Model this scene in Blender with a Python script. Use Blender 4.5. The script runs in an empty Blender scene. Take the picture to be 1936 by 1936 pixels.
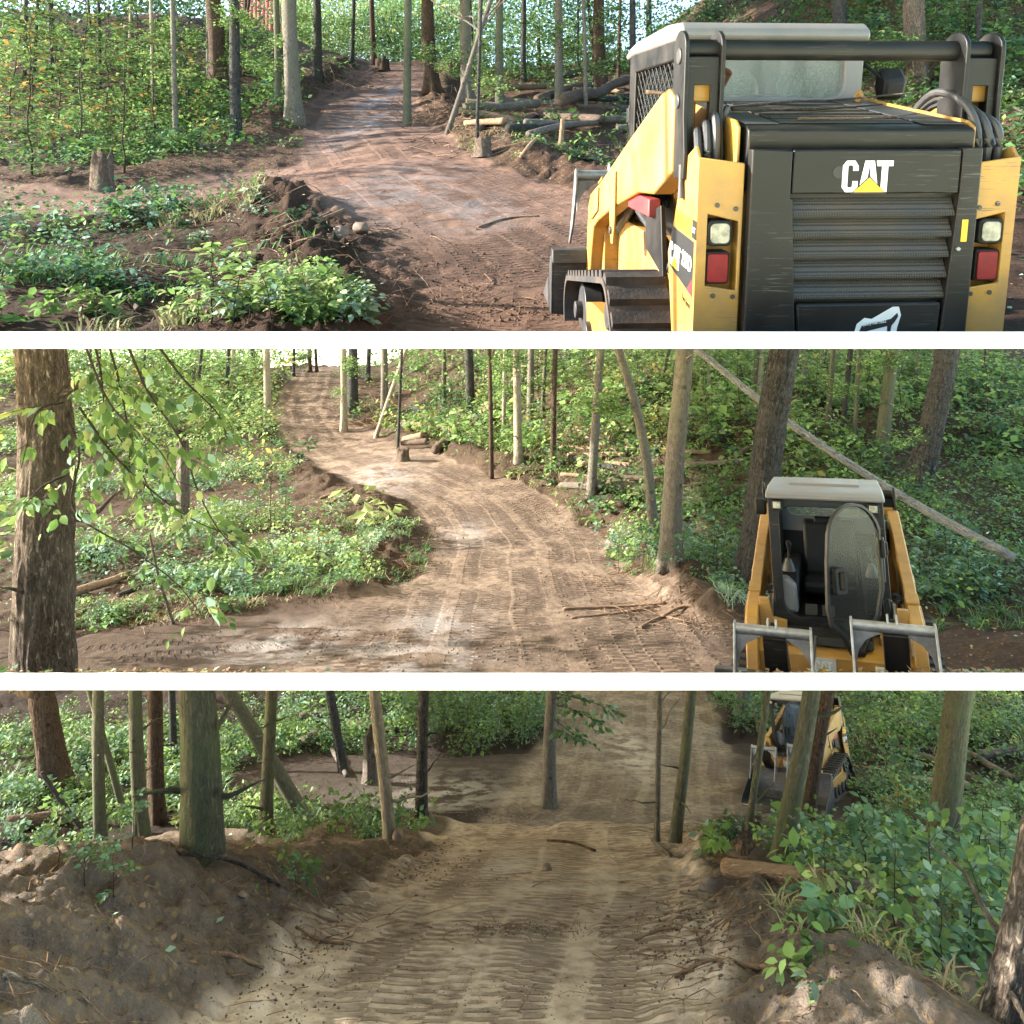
import bpy, bmesh, math, random
import numpy as np
from mathutils import Vector, Matrix

random.seed(7)
RNG = np.random.default_rng(11)
scene = bpy.context.scene
col = scene.collection

# ------------------------------------------------------------------ camera, sky, sun, exposure
F = 1466.0            # focal length in photograph pixels (1936 wide)
HZ = 480.0            # row of the level horizon
cam_d = bpy.data.cameras.new('camera')
cam = bpy.data.objects.new('camera', cam_d)
col.objects.link(cam)
cam.location = (0, 0, 0)
cam.rotation_euler = (math.radians(90), 0, 0)
cam_d.sensor_width = 36.0
cam_d.lens = 36.0 * F / 1936.0
cam_d.shift_y = (HZ - 968.0) / 1936.0
cam_d.clip_start = 0.05
cam_d.clip_end = 2000.0
scene.camera = cam

SUN_EL, SUN_AZ = math.radians(21), math.radians(-84)      # azimuth from +Y towards +X
sun_vec = Vector((math.sin(SUN_AZ) * math.cos(SUN_EL), math.cos(SUN_AZ) * math.cos(SUN_EL), math.sin(SUN_EL)))
world = bpy.data.worlds.new('World')
scene.world = world
world.use_nodes = True
wn = world.node_tree
wn.nodes.clear()
w_out = wn.nodes.new('ShaderNodeOutputWorld')
w_bg = wn.nodes.new('ShaderNodeBackground')
w_sky = wn.nodes.new('ShaderNodeTexSky')
w_sky.sky_type = 'NISHITA'
w_sky.sun_disc = False
w_sky.sun_elevation = SUN_EL
w_sky.sun_rotation = SUN_AZ
w_sky.air_density = 1.0
w_sky.dust_density = 0.8
w_sky.ozone_density = 1.0
# below the level horizon the pale horizon air simply goes on
w_tc = wn.nodes.new('ShaderNodeTexCoord')
w_sep = wn.nodes.new('ShaderNodeSeparateXYZ')
w_max = wn.nodes.new('ShaderNodeMath'); w_max.operation = 'MAXIMUM'; w_max.inputs[1].default_value = 0.03
w_com = wn.nodes.new('ShaderNodeCombineXYZ')
wn.links.new(w_tc.outputs['Generated'], w_sep.inputs[0])
wn.links.new(w_sep.outputs[0], w_com.inputs[0]); wn.links.new(w_sep.outputs[1], w_com.inputs[1])
wn.links.new(w_sep.outputs[2], w_max.inputs[0]); wn.links.new(w_max.outputs[0], w_com.inputs[2])
wn.links.new(w_com.outputs[0], w_sky.inputs[0])
wn.links.new(w_sky.outputs[0], w_bg.inputs[0])
w_bg.inputs[1].default_value = 0.15
wn.links.new(w_bg.outputs[0], w_out.inputs[0])

sun_d = bpy.data.lights.new('sun', 'SUN')
sun_d.energy = 4.0
sun_d.angle = math.radians(0.6)
sun_d.color = (1.0, 0.91, 0.79)
sun = bpy.data.objects.new('sun', sun_d)
col.objects.link(sun)
sun.rotation_euler = (-sun_vec).to_track_quat('-Z', 'Y').to_euler()
sun.location = (-30, 0, 30)

scene.view_settings.view_transform = 'Standard'
scene.view_settings.look = 'None'
scene.view_settings.exposure = 2.7
scene.view_settings.gamma = 1.0
scene.render.engine = 'CYCLES'
scene.cycles.use_denoising = True
scene.cycles.max_bounces = 6
scene.cycles.diffuse_bounces = 3
scene.cycles.glossy_bounces = 2
scene.cycles.transmission_bounces = 4
scene.cycles.transparent_max_bounces = 12
scene.cycles.caustics_reflective = False
scene.cycles.caustics_refractive = False

# ------------------------------------------------------------------ noise
def _hash(ix, iy, s):
    h = (ix.astype(np.int64) * 374761393 + iy.astype(np.int64) * 668265263 + s * 1442695041) & 0xFFFFFFFF
    h = ((h ^ (h >> 13)) * 1274126177) & 0xFFFFFFFF
    h = ((h ^ (h >> 16)) * 2246822519) & 0xFFFFFFFF
    return ((h ^ (h >> 15)) & 0xFFFFFF) / float(0xFFFFFF)

def vnoise(x, y, s=0):
    x = np.asarray(x, float); y = np.asarray(y, float)
    ix = np.floor(x); iy = np.floor(y); fx = x - ix; fy = y - iy
    fx = fx * fx * (3 - 2 * fx); fy = fy * fy * (3 - 2 * fy)
    a = _hash(ix, iy, s); b = _hash(ix + 1, iy, s); c = _hash(ix, iy + 1, s); d = _hash(ix + 1, iy + 1, s)
    return (a + (b - a) * fx) * (1 - fy) + (c + (d - c) * fx) * fy

def fbm(x, y, s=0, o=4):
    t = 0.0; a = 0.5
    for i in range(o):
        t = t + a * (vnoise(x, y, s + i * 17) * 2 - 1); x = x * 2.03 + 3.1; y = y * 2.03 + 1.7; a *= 0.5
    return t

def sm(t):
    t = np.clip(t, 0, 1); return t * t * (3 - 2 * t)

# ------------------------------------------------------------------ materials
class NT:
    def __init__(self, name):
        self.m = bpy.data.materials.new(name); self.m.use_nodes = True
        self.t = self.m.node_tree; self.t.nodes.clear()
        self.out = self.t.nodes.new('ShaderNodeOutputMaterial')
    def n(self, typ, **kw):
        nd = self.t.nodes.new('ShaderNode' + typ)
        for k, v in kw.items():
            if k.startswith('i_'):
                key = k[2:]; key = int(key) if key.isdigit() else key.replace('_', ' ')
                self.set(nd.inputs[key], v)
            else: setattr(nd, k, v)
        return nd
    def set(self, sock, v):
        if isinstance(v, bpy.types.NodeSocket): self.t.links.new(v, sock)
        elif isinstance(v, bpy.types.Node): self.t.links.new(v.outputs[0], sock)
        else:
            if hasattr(sock, 'default_value'):
                if sock.type == 'RGBA' and len(v) == 3: v = (*v, 1)
                sock.default_value = v
    def math(self, op, a, b=0.0, c=None):
        nd = self.n('Math', operation=op); self.set(nd.inputs[0], a); self.set(nd.inputs[1], b)
        if c is not None: self.set(nd.inputs[2], c)
        return nd.outputs[0]
    def mix(self, f, a, b):
        nd = self.n('Mix', data_type='RGBA'); self.set(nd.inputs[0], f); self.set(nd.inputs[6], a); self.set(nd.inputs[7], b)
        return nd.outputs[2]
    def ramp(self, f, lo, hi):
        nd = self.n('MapRange'); nd.clamp = True; self.set(nd.inputs[0], f); nd.inputs[1].default_value = lo; nd.inputs[2].default_value = hi
        return nd.outputs[0]
    def noise(self, vec, scale, detail=4, rough=0.55, dist=0.0):
        nd = self.n('TexNoise'); self.set(nd.inputs['Vector'], vec); nd.inputs['Scale'].default_value = scale
        nd.inputs['Detail'].default_value = detail; nd.inputs['Roughness'].default_value = rough; nd.inputs['Distortion'].default_value = dist
        return nd.outputs[0]
    def attr(self, name):
        return self.n('Attribute', attribute_name=name)
    def bsdf(self, base, rough=0.8, metal=0.0, normal=None, spec=0.5, **kw):
        b = self.n('BsdfPrincipled'); self.set(b.inputs['Base Color'], base); self.set(b.inputs['Roughness'], rough); self.set(b.inputs['Metallic'], metal)
        self.set(b.inputs['Specular IOR Level'], spec)
        if normal is not None: self.t.links.new(normal, b.inputs['Normal'])
        for k, v in kw.items(): self.set(b.inputs[k.replace('_', ' ')], v)
        return b
    def bump(self, h, dist, strength=1.0, normal=None):
        nd = self.n('Bump'); self.set(nd.inputs['Height'], h); nd.inputs['Distance'].default_value = dist; nd.inputs['Strength'].default_value = strength
        if normal is not None: self.t.links.new(normal, nd.inputs['Normal'])
        return nd.outputs[0]
    def done(self, sh):
        self.set(self.out.inputs[0], sh); return self.m

def mat_soil(name, pal):
    """churned earth: the trail's packed clay, its tread prints and wet pans, forest floor beside it"""
    k = NT(name); pos = k.n('NewGeometry').outputs['Position']
    tr = k.attr('trail').outputs['Fac']; wet = k.attr('wet').outputs['Fac']; dark = k.attr('dark').outputs['Fac']
    ta = k.n('SeparateXYZ', i_0=k.attr('tread_a').outputs['Vector']); tb = k.n('SeparateXYZ', i_0=k.attr('tread_b').outputs['Vector'])
    n1 = k.noise(pos, 0.9, 5); n2 = k.noise(pos, 7, 6, 0.65); n3 = k.noise(pos, 38, 5, 0.7); n4 = k.noise(pos, 2.7, 4)
    brk = k.ramp(k.noise(pos, 6.0, 3, 0.5), 0.30, 0.44)
    def tread(sep, off, per):
        u, v = sep.outputs[0], sep.outputs[1]
        vv = k.math('ADD', v, k.math('MULTIPLY_ADD', k.noise(pos, 0.30, 1), 0.55, 39.7 + off))
        cell = k.math('DIVIDE', vv, per); fr = k.math('FRACT', cell); idx = k.math('FLOOR', cell)
        lane = k.math('MULTIPLY', k.ramp(fr, 0.05, 0.10), k.math('SUBTRACT', 1.0, k.ramp(fr, 0.60, 0.66)))       # a track's width, then bare ground
        half = k.math('GREATER_THAN', fr, 0.34)                                                                   # two staggered rows of bars
        ph = k.math('ADD', k.math('MULTIPLY', u, 1 / pal.get('pitch', 0.10)), k.math('ADD', k.math('MULTIPLY', idx, 0.37), k.math('MULTIPLY', half, 0.5)))
        ph = k.math('ADD', ph, k.math('MULTIPLY', n4, 0.6))
        w = k.ramp(k.math('PINGPONG', ph, 0.5), 0.20, 0.32)
        here = k.ramp(k.n('TexWhiteNoise', noise_dimensions='1D', i_W=k.math('ADD', idx, off * 7)).outputs['Value'], 0.12, 0.16)
        vis = k.math('MULTIPLY', k.ramp(k.noise(pos, 0.9, 4), 0.40, 0.52), here)
        return k.math('MULTIPLY', k.math('MULTIPLY', w, k.math('MULTIPLY', lane, brk)), k.math('MULTIPLY', vis, sep.outputs[2]))
    tread_h = k.math('MAXIMUM', k.math('MAXIMUM', tread(ta, 0.0, 0.50), tread(ta, 0.33, 0.73)), tread(tb, 0.21, 0.52))
    clay = k.mix(k.ramp(n1, 0.35, 0.65), pal['clay_a'], pal['clay_b'])
    clay = k.mix(k.ramp(n2, 0.42, 0.75), clay, pal['clay_d'])
    clay = k.mix(k.math('MULTIPLY', tread_h, 0.70 * pal['tread']), clay, pal['clay_d'])
    soil = k.mix(k.ramp(n2, 0.3, 0.7), pal['soil_a'], pal['soil_d'])
    soil = k.mix(k.ramp(n3, 0.55, 0.75), soil, pal['soil_l'])
    vor = k.n('TexVoronoi', feature='F1', i_Vector=pos, i_Scale=26.0, i_Randomness=1.0)
    lit = k.ramp(k.n('SeparateColor', i_0=vor.outputs['Color']).outputs[0], 0.72, 0.80)
    lit = k.math('MULTIPLY', lit, k.math('SUBTRACT', 1.0, k.ramp(vor.outputs['Distance'], 0.35, 0.55)))
    litc = k.mix(k.n('SeparateColor', i_0=vor.outputs['Color']).outputs[1], (0.15, 0.10, 0.055), (0.22, 0.17, 0.10))
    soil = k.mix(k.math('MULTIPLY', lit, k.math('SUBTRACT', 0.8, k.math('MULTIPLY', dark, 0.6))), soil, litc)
    te = k.ramp(k.math('ADD', tr, k.math('MULTIPLY_ADD', n2, 0.5, -0.25)), 0.38, 0.62)
    colr = k.mix(te, soil, clay)
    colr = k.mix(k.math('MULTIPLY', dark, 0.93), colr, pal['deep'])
    wm = k.math('MULTIPLY', wet, k.ramp(k.noise(pos, 2.1, 5), 0.42, 0.55))
    colr = k.mix(k.math('MULTIPLY', wm, 0.35), colr, pal['wet'])
    rough = k.math('SUBTRACT', 0.93, k.math('MULTIPLY', wm, 0.5))
    h = k.math('ADD', k.math('MULTIPLY', n2, 0.7), k.math('ADD', k.math('MULTIPLY', n3, 0.40), k.math('MULTIPLY', k.noise(pos, 110, 3, 0.7), 0.16)))
    h = k.math('MULTIPLY', h, k.math('SUBTRACT', 1.3, k.math('MULTIPLY', te, 0.75)))
    nb = k.bump(h, 0.055, 0.9)
    nb = k.bump(k.math('MULTIPLY', tread_h, -1.0), 0.022 * pal['tread'], 1.0, nb)
    return k.done(k.bsdf(colr, rough, 0, nb, spec=k.math('MULTIPLY_ADD', wm, 0.5, 0.06)))

def mat_bark(name, c1, c2, c3, furrow, ring=0.0):
    k = NT(name); tc = k.attr('bark').outputs['Vector']
    mp = k.n('Mapping', i_Vector=tc); mp.inputs['Scale'].default_value = (20.0, 20.0, 5.5)
    n1 = k.noise(mp, 2.2, 6, 0.7, 0.9); n2 = k.noise(tc, 2.2, 4); n3 = k.noise(tc, 30, 4, 0.7)
    rid = k.ramp(n1, 0.40, 0.60)
    vk = k.n('TexVoronoi', feature='F1', i_Vector=tc, i_Scale=3.1); knot = k.math('SUBTRACT', 1.0, k.ramp(vk.outputs['Distance'], 0.06, 0.16))
    c = k.mix(rid, c2, c1)
    c = k.mix(k.ramp(n2, 0.5, 0.72), c, c3)
    c = k.mix(k.math('MULTIPLY', k.ramp(k.noise(tc, 6.0, 5, 0.7), 0.5, 0.7), 0.45), c, c2)
    c = k.mix(k.math('MULTIPLY', knot, 0.75), c, tuple(x * 0.5 for x in c2))
    mp2 = k.n('Mapping', i_Vector=tc); mp2.inputs['Scale'].default_value = (1.5, 1.5, 22.0)
    n4 = k.noise(mp2, 1.0, 4, 0.6)
    h = k.math('ADD', k.math('MULTIPLY', rid, furrow), k.math('MULTIPLY', n3, 0.25))
    if ring: 
        h = k.math('ADD', h, k.math('MULTIPLY', k.ramp(n4, 0.5, 0.6), ring))
        c = k.mix(k.math('MULTIPLY', k.ramp(n4, 0.55, 0.66), 0.5), c, c2)
    return k.done(k.bsdf(c, 0.9, 0, k.bump(h, 0.034, 1.0), spec=0.12))

def mat_leaf(name, trans=0.38, rough=0.55):
    k = NT(name); c = k.attr('tint').outputs['Color']
    b = k.bsdf(c, rough, 0, None, spec=0.22)
    t = k.n('BsdfTranslucent'); k.set(t.inputs[0], k.mix(1.0, c, c))
    hs = k.n('HueSaturation'); hs.inputs['Value'].default_value = 1.25; k.set(hs.inputs['Color'], c); k.set(t.inputs[0], hs.outputs[0])
    m = k.n('MixShader'); m.inputs[0].default_value = trans; k.set(m.inputs[1], b); k.set(m.inputs[2], t)
    return k.done(m)

def mat_plain(name, c, rough=0.6, metal=0.0, spec=0.5, var=0.15, scale=6.0, bump=0.0, dirt=None, dirt_amt=0.0, scratch=None, scratch_amt=0.0):
    k = NT(name); pos = k.n('TexCoord').outputs['Object']
    n = k.noise(pos, scale, 5, 0.6)
    base = k.mix(k.ramp(n, 0.3, 0.7), tuple(x * (1 - var) for x in c), tuple(min(1, x * (1 + var)) for x in c))
    r = rough
    if dirt is not None:
        d = k.math('MULTIPLY', k.ramp(k.noise(pos, 3.3, 7, 0.7), 0.42, 0.70), dirt_amt)
        base = k.mix(d, base, dirt); r = k.math('MULTIPLY_ADD', d, 0.4, rough)
    if scratch is not None:
        tot = None
        for rz, sc in (((0.5, 0.9, 0.2), 1.0), ((1.1, -0.7, 0.9), 1.3), ((-0.3, 1.9, 0.4), 0.8)):
            mp = k.n('Mapping', i_Vector=pos); mp.inputs['Rotation'].default_value = rz; mp.inputs['Scale'].default_value = (5.0 * sc, 150.0 * sc, 150.0 * sc)
            s = k.ramp(k.noise(mp, 1.0, 3, 0.5), 0.66, 0.685)
            tot = s if tot is None else k.math('MAXIMUM', tot, s)
        tot = k.math('MULTIPLY', tot, k.math('MULTIPLY', k.ramp(k.noise(pos, 2.0, 3), 0.45, 0.62), scratch_amt))
        base = k.mix(tot, base, scratch)
    nb = k.bump(k.noise(pos, 60, 4), bump, 1.0) if bump else None
    return k.done(k.bsdf(base, r, metal, nb, spec))

def mat_mesh_screen(name, c, scale):
    """punched sheet: a fine grid of dark holes, as fine relief and colour"""
    k = NT(name); pos = k.n('TexCoord').outputs['Object']
    v = k.n('TexVoronoi', feature='F1', i_Vector=pos, i_Scale=scale, i_Randomness=0.0)
    h = k.ramp(v.outputs['Distance'], 0.30, 0.42)
    d = k.ramp(k.noise(pos, 3.0, 5), 0.4, 0.7)
    base = k.mix(h, (0.006, 0.006, 0.006), k.mix(d, c, (0.065, 0.05, 0.034)))
    return k.done(k.bsdf(base, 0.6, 0, k.bump(h, 0.004), 0.4))

def mat_glass(name, dust, haze, tint=(0.86, 0.90, 0.88)):
    k = NT(name); pos = k.n('TexCoord').outputs['Object']
    g = k.n('BsdfGlossy'); g.inputs['Roughness'].default_value = 0.22; g.inputs[0].default_value = (1, 1, 1, 1)
    t = k.n('BsdfTransparent'); t.inputs[0].default_value = (*tint, 1)
    d = k.bsdf(dust, 0.8, 0, None, 0.2)
    fr = k.n('Value'); fr.outputs[0].default_value = 0.014
    m1 = k.n('MixShader', i_0=fr.outputs[0]); k.set(m1.inputs[1], t); k.set(m1.inputs[2], g)
    mp = k.n('Mapping', i_Vector=pos); mp.inputs['Scale'].default_value = (2.5, 2.5, 0.5)
    f = k.math('MULTIPLY_ADD', k.ramp(k.noise(mp, 2.0, 4, 0.6), 0.3, 0.75), haze, haze * 0.35)
    m2 = k.n('MixShader', i_0=f); k.set(m2.inputs[1], m1); k.set(m2.inputs[2], d)
    return k.done(m2)

P1 = dict(deep=(0.034, 0.022, 0.017), tread=1.0, clay_a=(0.195, 0.120, 0.087), clay_b=(0.135, 0.083, 0.061), clay_d=(0.080, 0.051, 0.039), soil_a=(0.085, 0.054, 0.038), soil_d=(0.042, 0.026, 0.018), soil_l=(0.15, 0.105, 0.075), wet=(0.20, 0.17, 0.16))
P2 = dict(pitch=0.135, deep=(0.036, 0.026, 0.021), tread=1.0, clay_a=(0.205, 0.157, 0.122), clay_b=(0.145, 0.108, 0.083), clay_d=(0.060, 0.043, 0.034), soil_a=(0.095, 0.066, 0.046), soil_d=(0.040, 0.028, 0.021), soil_l=(0.16, 0.12, 0.08), wet=(0.30, 0.26, 0.25))
P3 = dict(clay_a=(0.47, 0.405, 0.335), clay_b=(0.33, 0.275, 0.22), clay_d=(0.135, 0.105, 0.083), deep=(0.023, 0.018, 0.018), tread=0.95, soil_a=(0.155, 0.130, 0.110), soil_d=(0.072, 0.058, 0.049), soil_l=(0.19, 0.160, 0.132), wet=(0.17, 0.155, 0.15))
M = {}
M['soil1'] = mat_soil('red_clay_soil', P1); M['soil2'] = mat_soil('tan_clay_soil', P2); M['soil3'] = mat_soil('grey_clay_soil', P3)
M['bark_grey'] = mat_bark('grey_bark', (0.21, 0.19, 0.155), (0.11, 0.10, 0.085), (0.165, 0.17, 0.12), 0.45)
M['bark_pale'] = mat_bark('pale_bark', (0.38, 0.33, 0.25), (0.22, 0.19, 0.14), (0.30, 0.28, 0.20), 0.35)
M['bark_brown'] = mat_bark('brown_bark', (0.155, 0.105, 0.075), (0.045, 0.031, 0.024), (0.12, 0.085, 0.06), 1.0)
M['bark_dark'] = mat_bark('dark_bark', (0.115, 0.112, 0.108), (0.034, 0.033, 0.032), (0.090, 0.092, 0.080), 0.9, 0.5)
M['bark_green'] = mat_bark('mossy_bark', (0.125, 0.125, 0.088), (0.070, 0.072, 0.050), (0.095, 0.115, 0.06), 0.3)
M['bark_furrow'] = mat_bark('furrowed_bark', (0.25, 0.205, 0.165), (0.075, 0.058, 0.047), (0.21, 0.18, 0.14), 1.3)
M['bark_ash'] = mat_bark('ash_grey_bark', (0.33, 0.335, 0.33), (0.13, 0.13, 0.13), (0.25, 0.26, 0.24), 0.5)
M['dead_wood'] = mat_bark('dead_wood', (0.22, 0.165, 0.125), (0.085, 0.062, 0.05), (0.17, 0.14, 0.11), 0.6)
M['grey_wood'] = mat_bark('weathered_wood', (0.22, 0.195, 0.165), (0.09, 0.076, 0.065), (0.17, 0.155, 0.13), 0.5)
M['pale_wood'] = mat_bark('split_wood', (0.36, 0.26, 0.175), (0.20, 0.14, 0.095), (0.30, 0.225, 0.155), 0.4)
M['root'] = mat_bark('bare_root', (0.30, 0.20, 0.135), (0.15, 0.095, 0.065), (0.25, 0.18, 0.12), 0.3)
M['twig'] = mat_bark('twig_bark', (0.075, 0.060, 0.045), (0.035, 0.028, 0.022), (0.06, 0.05, 0.04), 0.3)
M['leaf'] = mat_leaf('leaf'); M['litter'] = mat_leaf('dry_leaf', 0.1, 0.8)
M['rock'] = mat_plain('field_stone', (0.17, 0.13, 0.105), 0.9, 0, 0.2, 0.3, 9, 0.01)
M['white'] = mat_plain('white_painted_concrete', (0.84, 0.84, 0.83), 0.8, 0, 0.3, 0.012, 1.5)
M['yellow'] = mat_plain('yellow_paint', (0.375, 0.198, 0.034), 0.42, 0, 0.5, 0.06, 2.5, 0, (0.165, 0.122, 0.075), 0.72, (0.05, 0.04, 0.03), 0.8)
M['black'] = mat_plain('black_paint', (0.0055, 0.0060, 0.0068), 0.42, 0, 0.32, 0.2, 3, 0, (0.021, 0.0175, 0.014), 0.6, (0.11, 0.105, 0.10), 0.55)
M['roofgrey'] = mat_plain('grey_roof_paint', (0.15, 0.152, 0.162), 0.45, 0, 0.5, 0.1, 3, 0, (0.25, 0.21, 0.18), 0.4)
M['steel'] = mat_plain('worn_steel', (0.30, 0.31, 0.33), 0.38, 0.65, 0.5, 0.35, 8, 0.002, (0.12, 0.10, 0.085), 0.5)
M['darksteel'] = mat_plain('dark_steel', (0.050, 0.053, 0.058), 0.45, 0.5, 0.5, 0.3, 6, 0, (0.10, 0.075, 0.055), 0.5, (0.35, 0.35, 0.35), 0.5)
M['rubber'] = mat_plain('track_rubber', (0.026, 0.026, 0.028), 0.75, 0, 0.3, 0.2, 8, 0.003, (0.115, 0.085, 0.065), 0.75)
M['hose'] = mat_plain('hose_rubber', (0.030, 0.031, 0.034), 0.45, 0, 0.5, 0.2, 8, 0, (0.09, 0.08, 0.07), 0.4)
M['inner'] = mat_plain('cab_plastic', (0.008, 0.0085, 0.010), 0.6, 0, 0.25, 0.2, 5)
M['grille'] = mat_mesh_screen('punched_grille', (0.034, 0.034, 0.035), 95.0)
M['red'] = mat_plain('red_paint', (0.28, 0.028, 0.036), 0.4, 0, 0.5, 0.1, 5, 0, (0.2, 0.12, 0.08), 0.3)
M['redlens'] = mat_plain('red_lens', (0.17, 0.006, 0.010), 0.4, 0, 0.25, 0.25, 22)
M['clearlens'] = mat_plain('lamp_lens', (0.23, 0.22, 0.17), 0.12, 0, 0.7, 0.7, 26)
M['decal_white'] = mat_plain('white_decal', (0.72, 0.74, 0.74), 0.5, 0, 0.4, 0.04, 8, 0, (0.3, 0.28, 0.25), 0.2)
M['decal_yellow'] = mat_plain('yellow_decal', (0.78, 0.42, 0.02), 0.45, 0, 0.4, 0.03, 8)
M['decal_black'] = mat_plain('black_decal', (0.018, 0.019, 0.021), 0.45, 0, 0.4, 0.1, 8)
M['decal_silver'] = mat_plain('silver_decal', (0.50, 0.53, 0.55), 0.4, 0.2, 0.4, 0.08, 12)
M['rust'] = mat_plain('rusty_pipe', (0.14, 0.065, 0.038), 0.85, 0.2, 0.3, 0.4, 20, 0.002)
M['rearglass'] = mat_glass('dusty_rear_glass', (0.34, 0.37, 0.36), 0.42)
M['doorglass'] = mat_glass('scratched_door_glass', (0.30, 0.29, 0.28), 0.035, (0.78, 0.82, 0.80))

# ------------------------------------------------------------------ object helpers
def link(o, parent=None):
    col.objects.link(o)
    if parent is not None: o.parent = parent
    return o

def tag(o, label=None, cat=None, group=None, kind=None):
    if label: o['label'] = label
    if cat: o['category'] = cat
    if group: o['group'] = group
    if kind: o['kind'] = kind
    return o

def empty(name, loc=(0, 0, 0), label=None, cat=None, group=None):
    o = bpy.data.objects.new(name, None); o.empty_display_size = 0.2; o.location = loc
    link(o); return tag(o, label, cat, group)

def np_mesh(name, V, faces, smooth=True):
    """faces: list of (m,k) int arrays, one array per polygon size"""
    me = bpy.data.meshes.new(name)
    faces = [np.asarray(f, np.int32) for f in faces if len(f)]
    nl = sum(f.size for f in faces); npoly = sum(len(f) for f in faces)
    me.vertices.add(len(V)); me.vertices.foreach_set('co', np.asarray(V, np.float32).ravel())
    me.loops.add(nl); me.loops.foreach_set('vertex_index', np.concatenate([f.ravel() for f in faces]))
    st = []; c = 0
    for f in faces:
        st.append(c + np.arange(len(f)) * f.shape[1]); c += f.size
    me.polygons.add(npoly); me.polygons.foreach_set('loop_start', np.concatenate(st).astype(np.int32))
    if smooth: me.polygons.foreach_set('use_smooth', np.ones(npoly, bool))
    me.update(calc_edges=True)
    return me

def obj(name, me, mat=None, parent=None):
    o = bpy.data.objects.new(name, me)
    if mat is not None and not me.materials: me.materials.append(mat)
    return link(o, parent)

def set_attr(me, name, typ, data, key):
    a = me.attributes.new(name, typ, 'POINT'); a.data.foreach_set(key, np.asarray(data, np.float32).ravel())
# ------------------------------------------------------------------ the three pieces of ground
# The place is seen as three terraces of woodland ground, one above the other, each a hillside of its own:
#  1 the upper one climbs away from the viewer, 2 and 3 fall away.
def S(y): return (HZ - y) / F
SLOPE = {1: S(165), 2: S(784), 3: S(1100)}
FRONT = {1: 2.72, 2: 4.3, 3: 2.9}
LIP = {1: S(627), 2: S(1272), 3: None}

def smooth_table(t):
    ys = np.linspace(0, 90, 901); v = np.interp(ys, [a for a, b in t], [b for a, b in t])
    k = np.exp(-0.5 * (np.arange(-30, 31) / 9.0) ** 2); k /= k.sum()
    return ys, np.convolve(np.pad(v, 30, mode='edge'), k, 'valid')
PROF = {
    1: smooth_table([(0, -1.7), (8, -1.7), (11, -1.62), (15, -1.42), (20, -1.12), (24, -0.85), (30, -0.15), (37, 0.9), (42, 1.25), (50, 0.9), (90, -3)]),
    2: smooth_table([(0, -2.81), (13, -2.81), (18, -2.62), (22, -1.95), (28, -1.26), (37, -0.3), (43, 1.5), (48, 2.9), (52, 3.1), (60, 2.4), (90, -4)]),
    3: smooth_table([(0, -2.12), (4.1, -2.24), (5.5, -2.42), (8.7, -2.92), (10.3, -3.25), (12, -4.0), (14.6, -5.0), (20, -5.05), (24, -4.85), (28, -4.45), (32, -4.0), (36, -2.5), (46, 6), (90, 12)]),  # far rise added out of view to shut off light from behind
}
def base_ground(k, X, Y):
    ys, v = PROF[k]; z = np.interp(Y, ys, v) + SLOPE[k] * Y
    if k == 1:
        z = z + 0.7 * sm((X - 3) / 9) * sm((Y - 12) / 16) - 0.32 * sm((-X - 2.2) / 3) * sm((Y - 7) / 4) * (1 - sm((Y - 17) / 8))
        z = z + 2.6 * sm((-X - 6) / 12) * sm((Y - 20) / 18) + 4.2 * sm((X - 5.5) / 8) * sm((Y - 9) / 15)
    elif k == 2:
        e = np.interp(Y, [0, 9, 13, 20, 30, 45], [3.6, 3.2, 3.0, 1.0, -2.0, -9.0])
        z = z + sm((X - e) / 7.0) * np.interp(Y, [0, 10, 14, 20, 30, 40, 60], [0, 0.1, 0.55, 1.5, 3.0, 3.4, 3.0])
        z = z - 0.45 * sm((-X - 3.5) / 4) * sm((Y - 17) / 5) * (1 - sm((Y - 30) / 6))
    else:
        z = z - 0.9 * sm((X - 3.2) / 3) * (1 - sm((Y - 9) / 5)) - 0.5 * sm((-X - 3.6) / 3) * (1 - sm((Y - 11) / 4)) * sm((Y - 6) / 3)
        z = z + 0.5 * sm((X - 9) / 5) * sm((Y - 18) / 6) + 0.5 * sm((-X - 6) / 6) * sm((Y - 15) / 6)
    return z

def ray_hit(fn, x, y):
    Y = np.geomspace(2.75, 75, 2600); X = (x - 968) / F * Y; Z = S(y) * Y
    g = fn(X, Y); w = np.where(Z <= g)[0]
    i = w[0] if len(w) else 1700
    return float(X[i]), float(Y[i]), float(g[i])

def spline(pts, n=26):
    p = np.asarray(pts, float); out = []
    q = np.vstack([2 * p[0] - p[1], p, 2 * p[-1] - p[-2]])
    for i in range(1, len(q) - 2):
        t = np.linspace(0, 1, n, endpoint=False)[:, None]
        out.append(0.5 * (2 * q[i] + (q[i + 1] - q[i - 1]) * t + (2 * q[i - 1] - 5 * q[i] + 4 * q[i + 1] - q[i + 2]) * t ** 2 + (3 * q[i] - q[i - 1] - 3 * q[i + 1] + q[i + 2]) * t ** 3))
    return np.vstack(out + [p[-1:]])

def path_from(k, px):
    return spline([ray_hit(lambda X, Y: base_ground(k, X, Y), x, y)[:2] for x, y in px])

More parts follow.
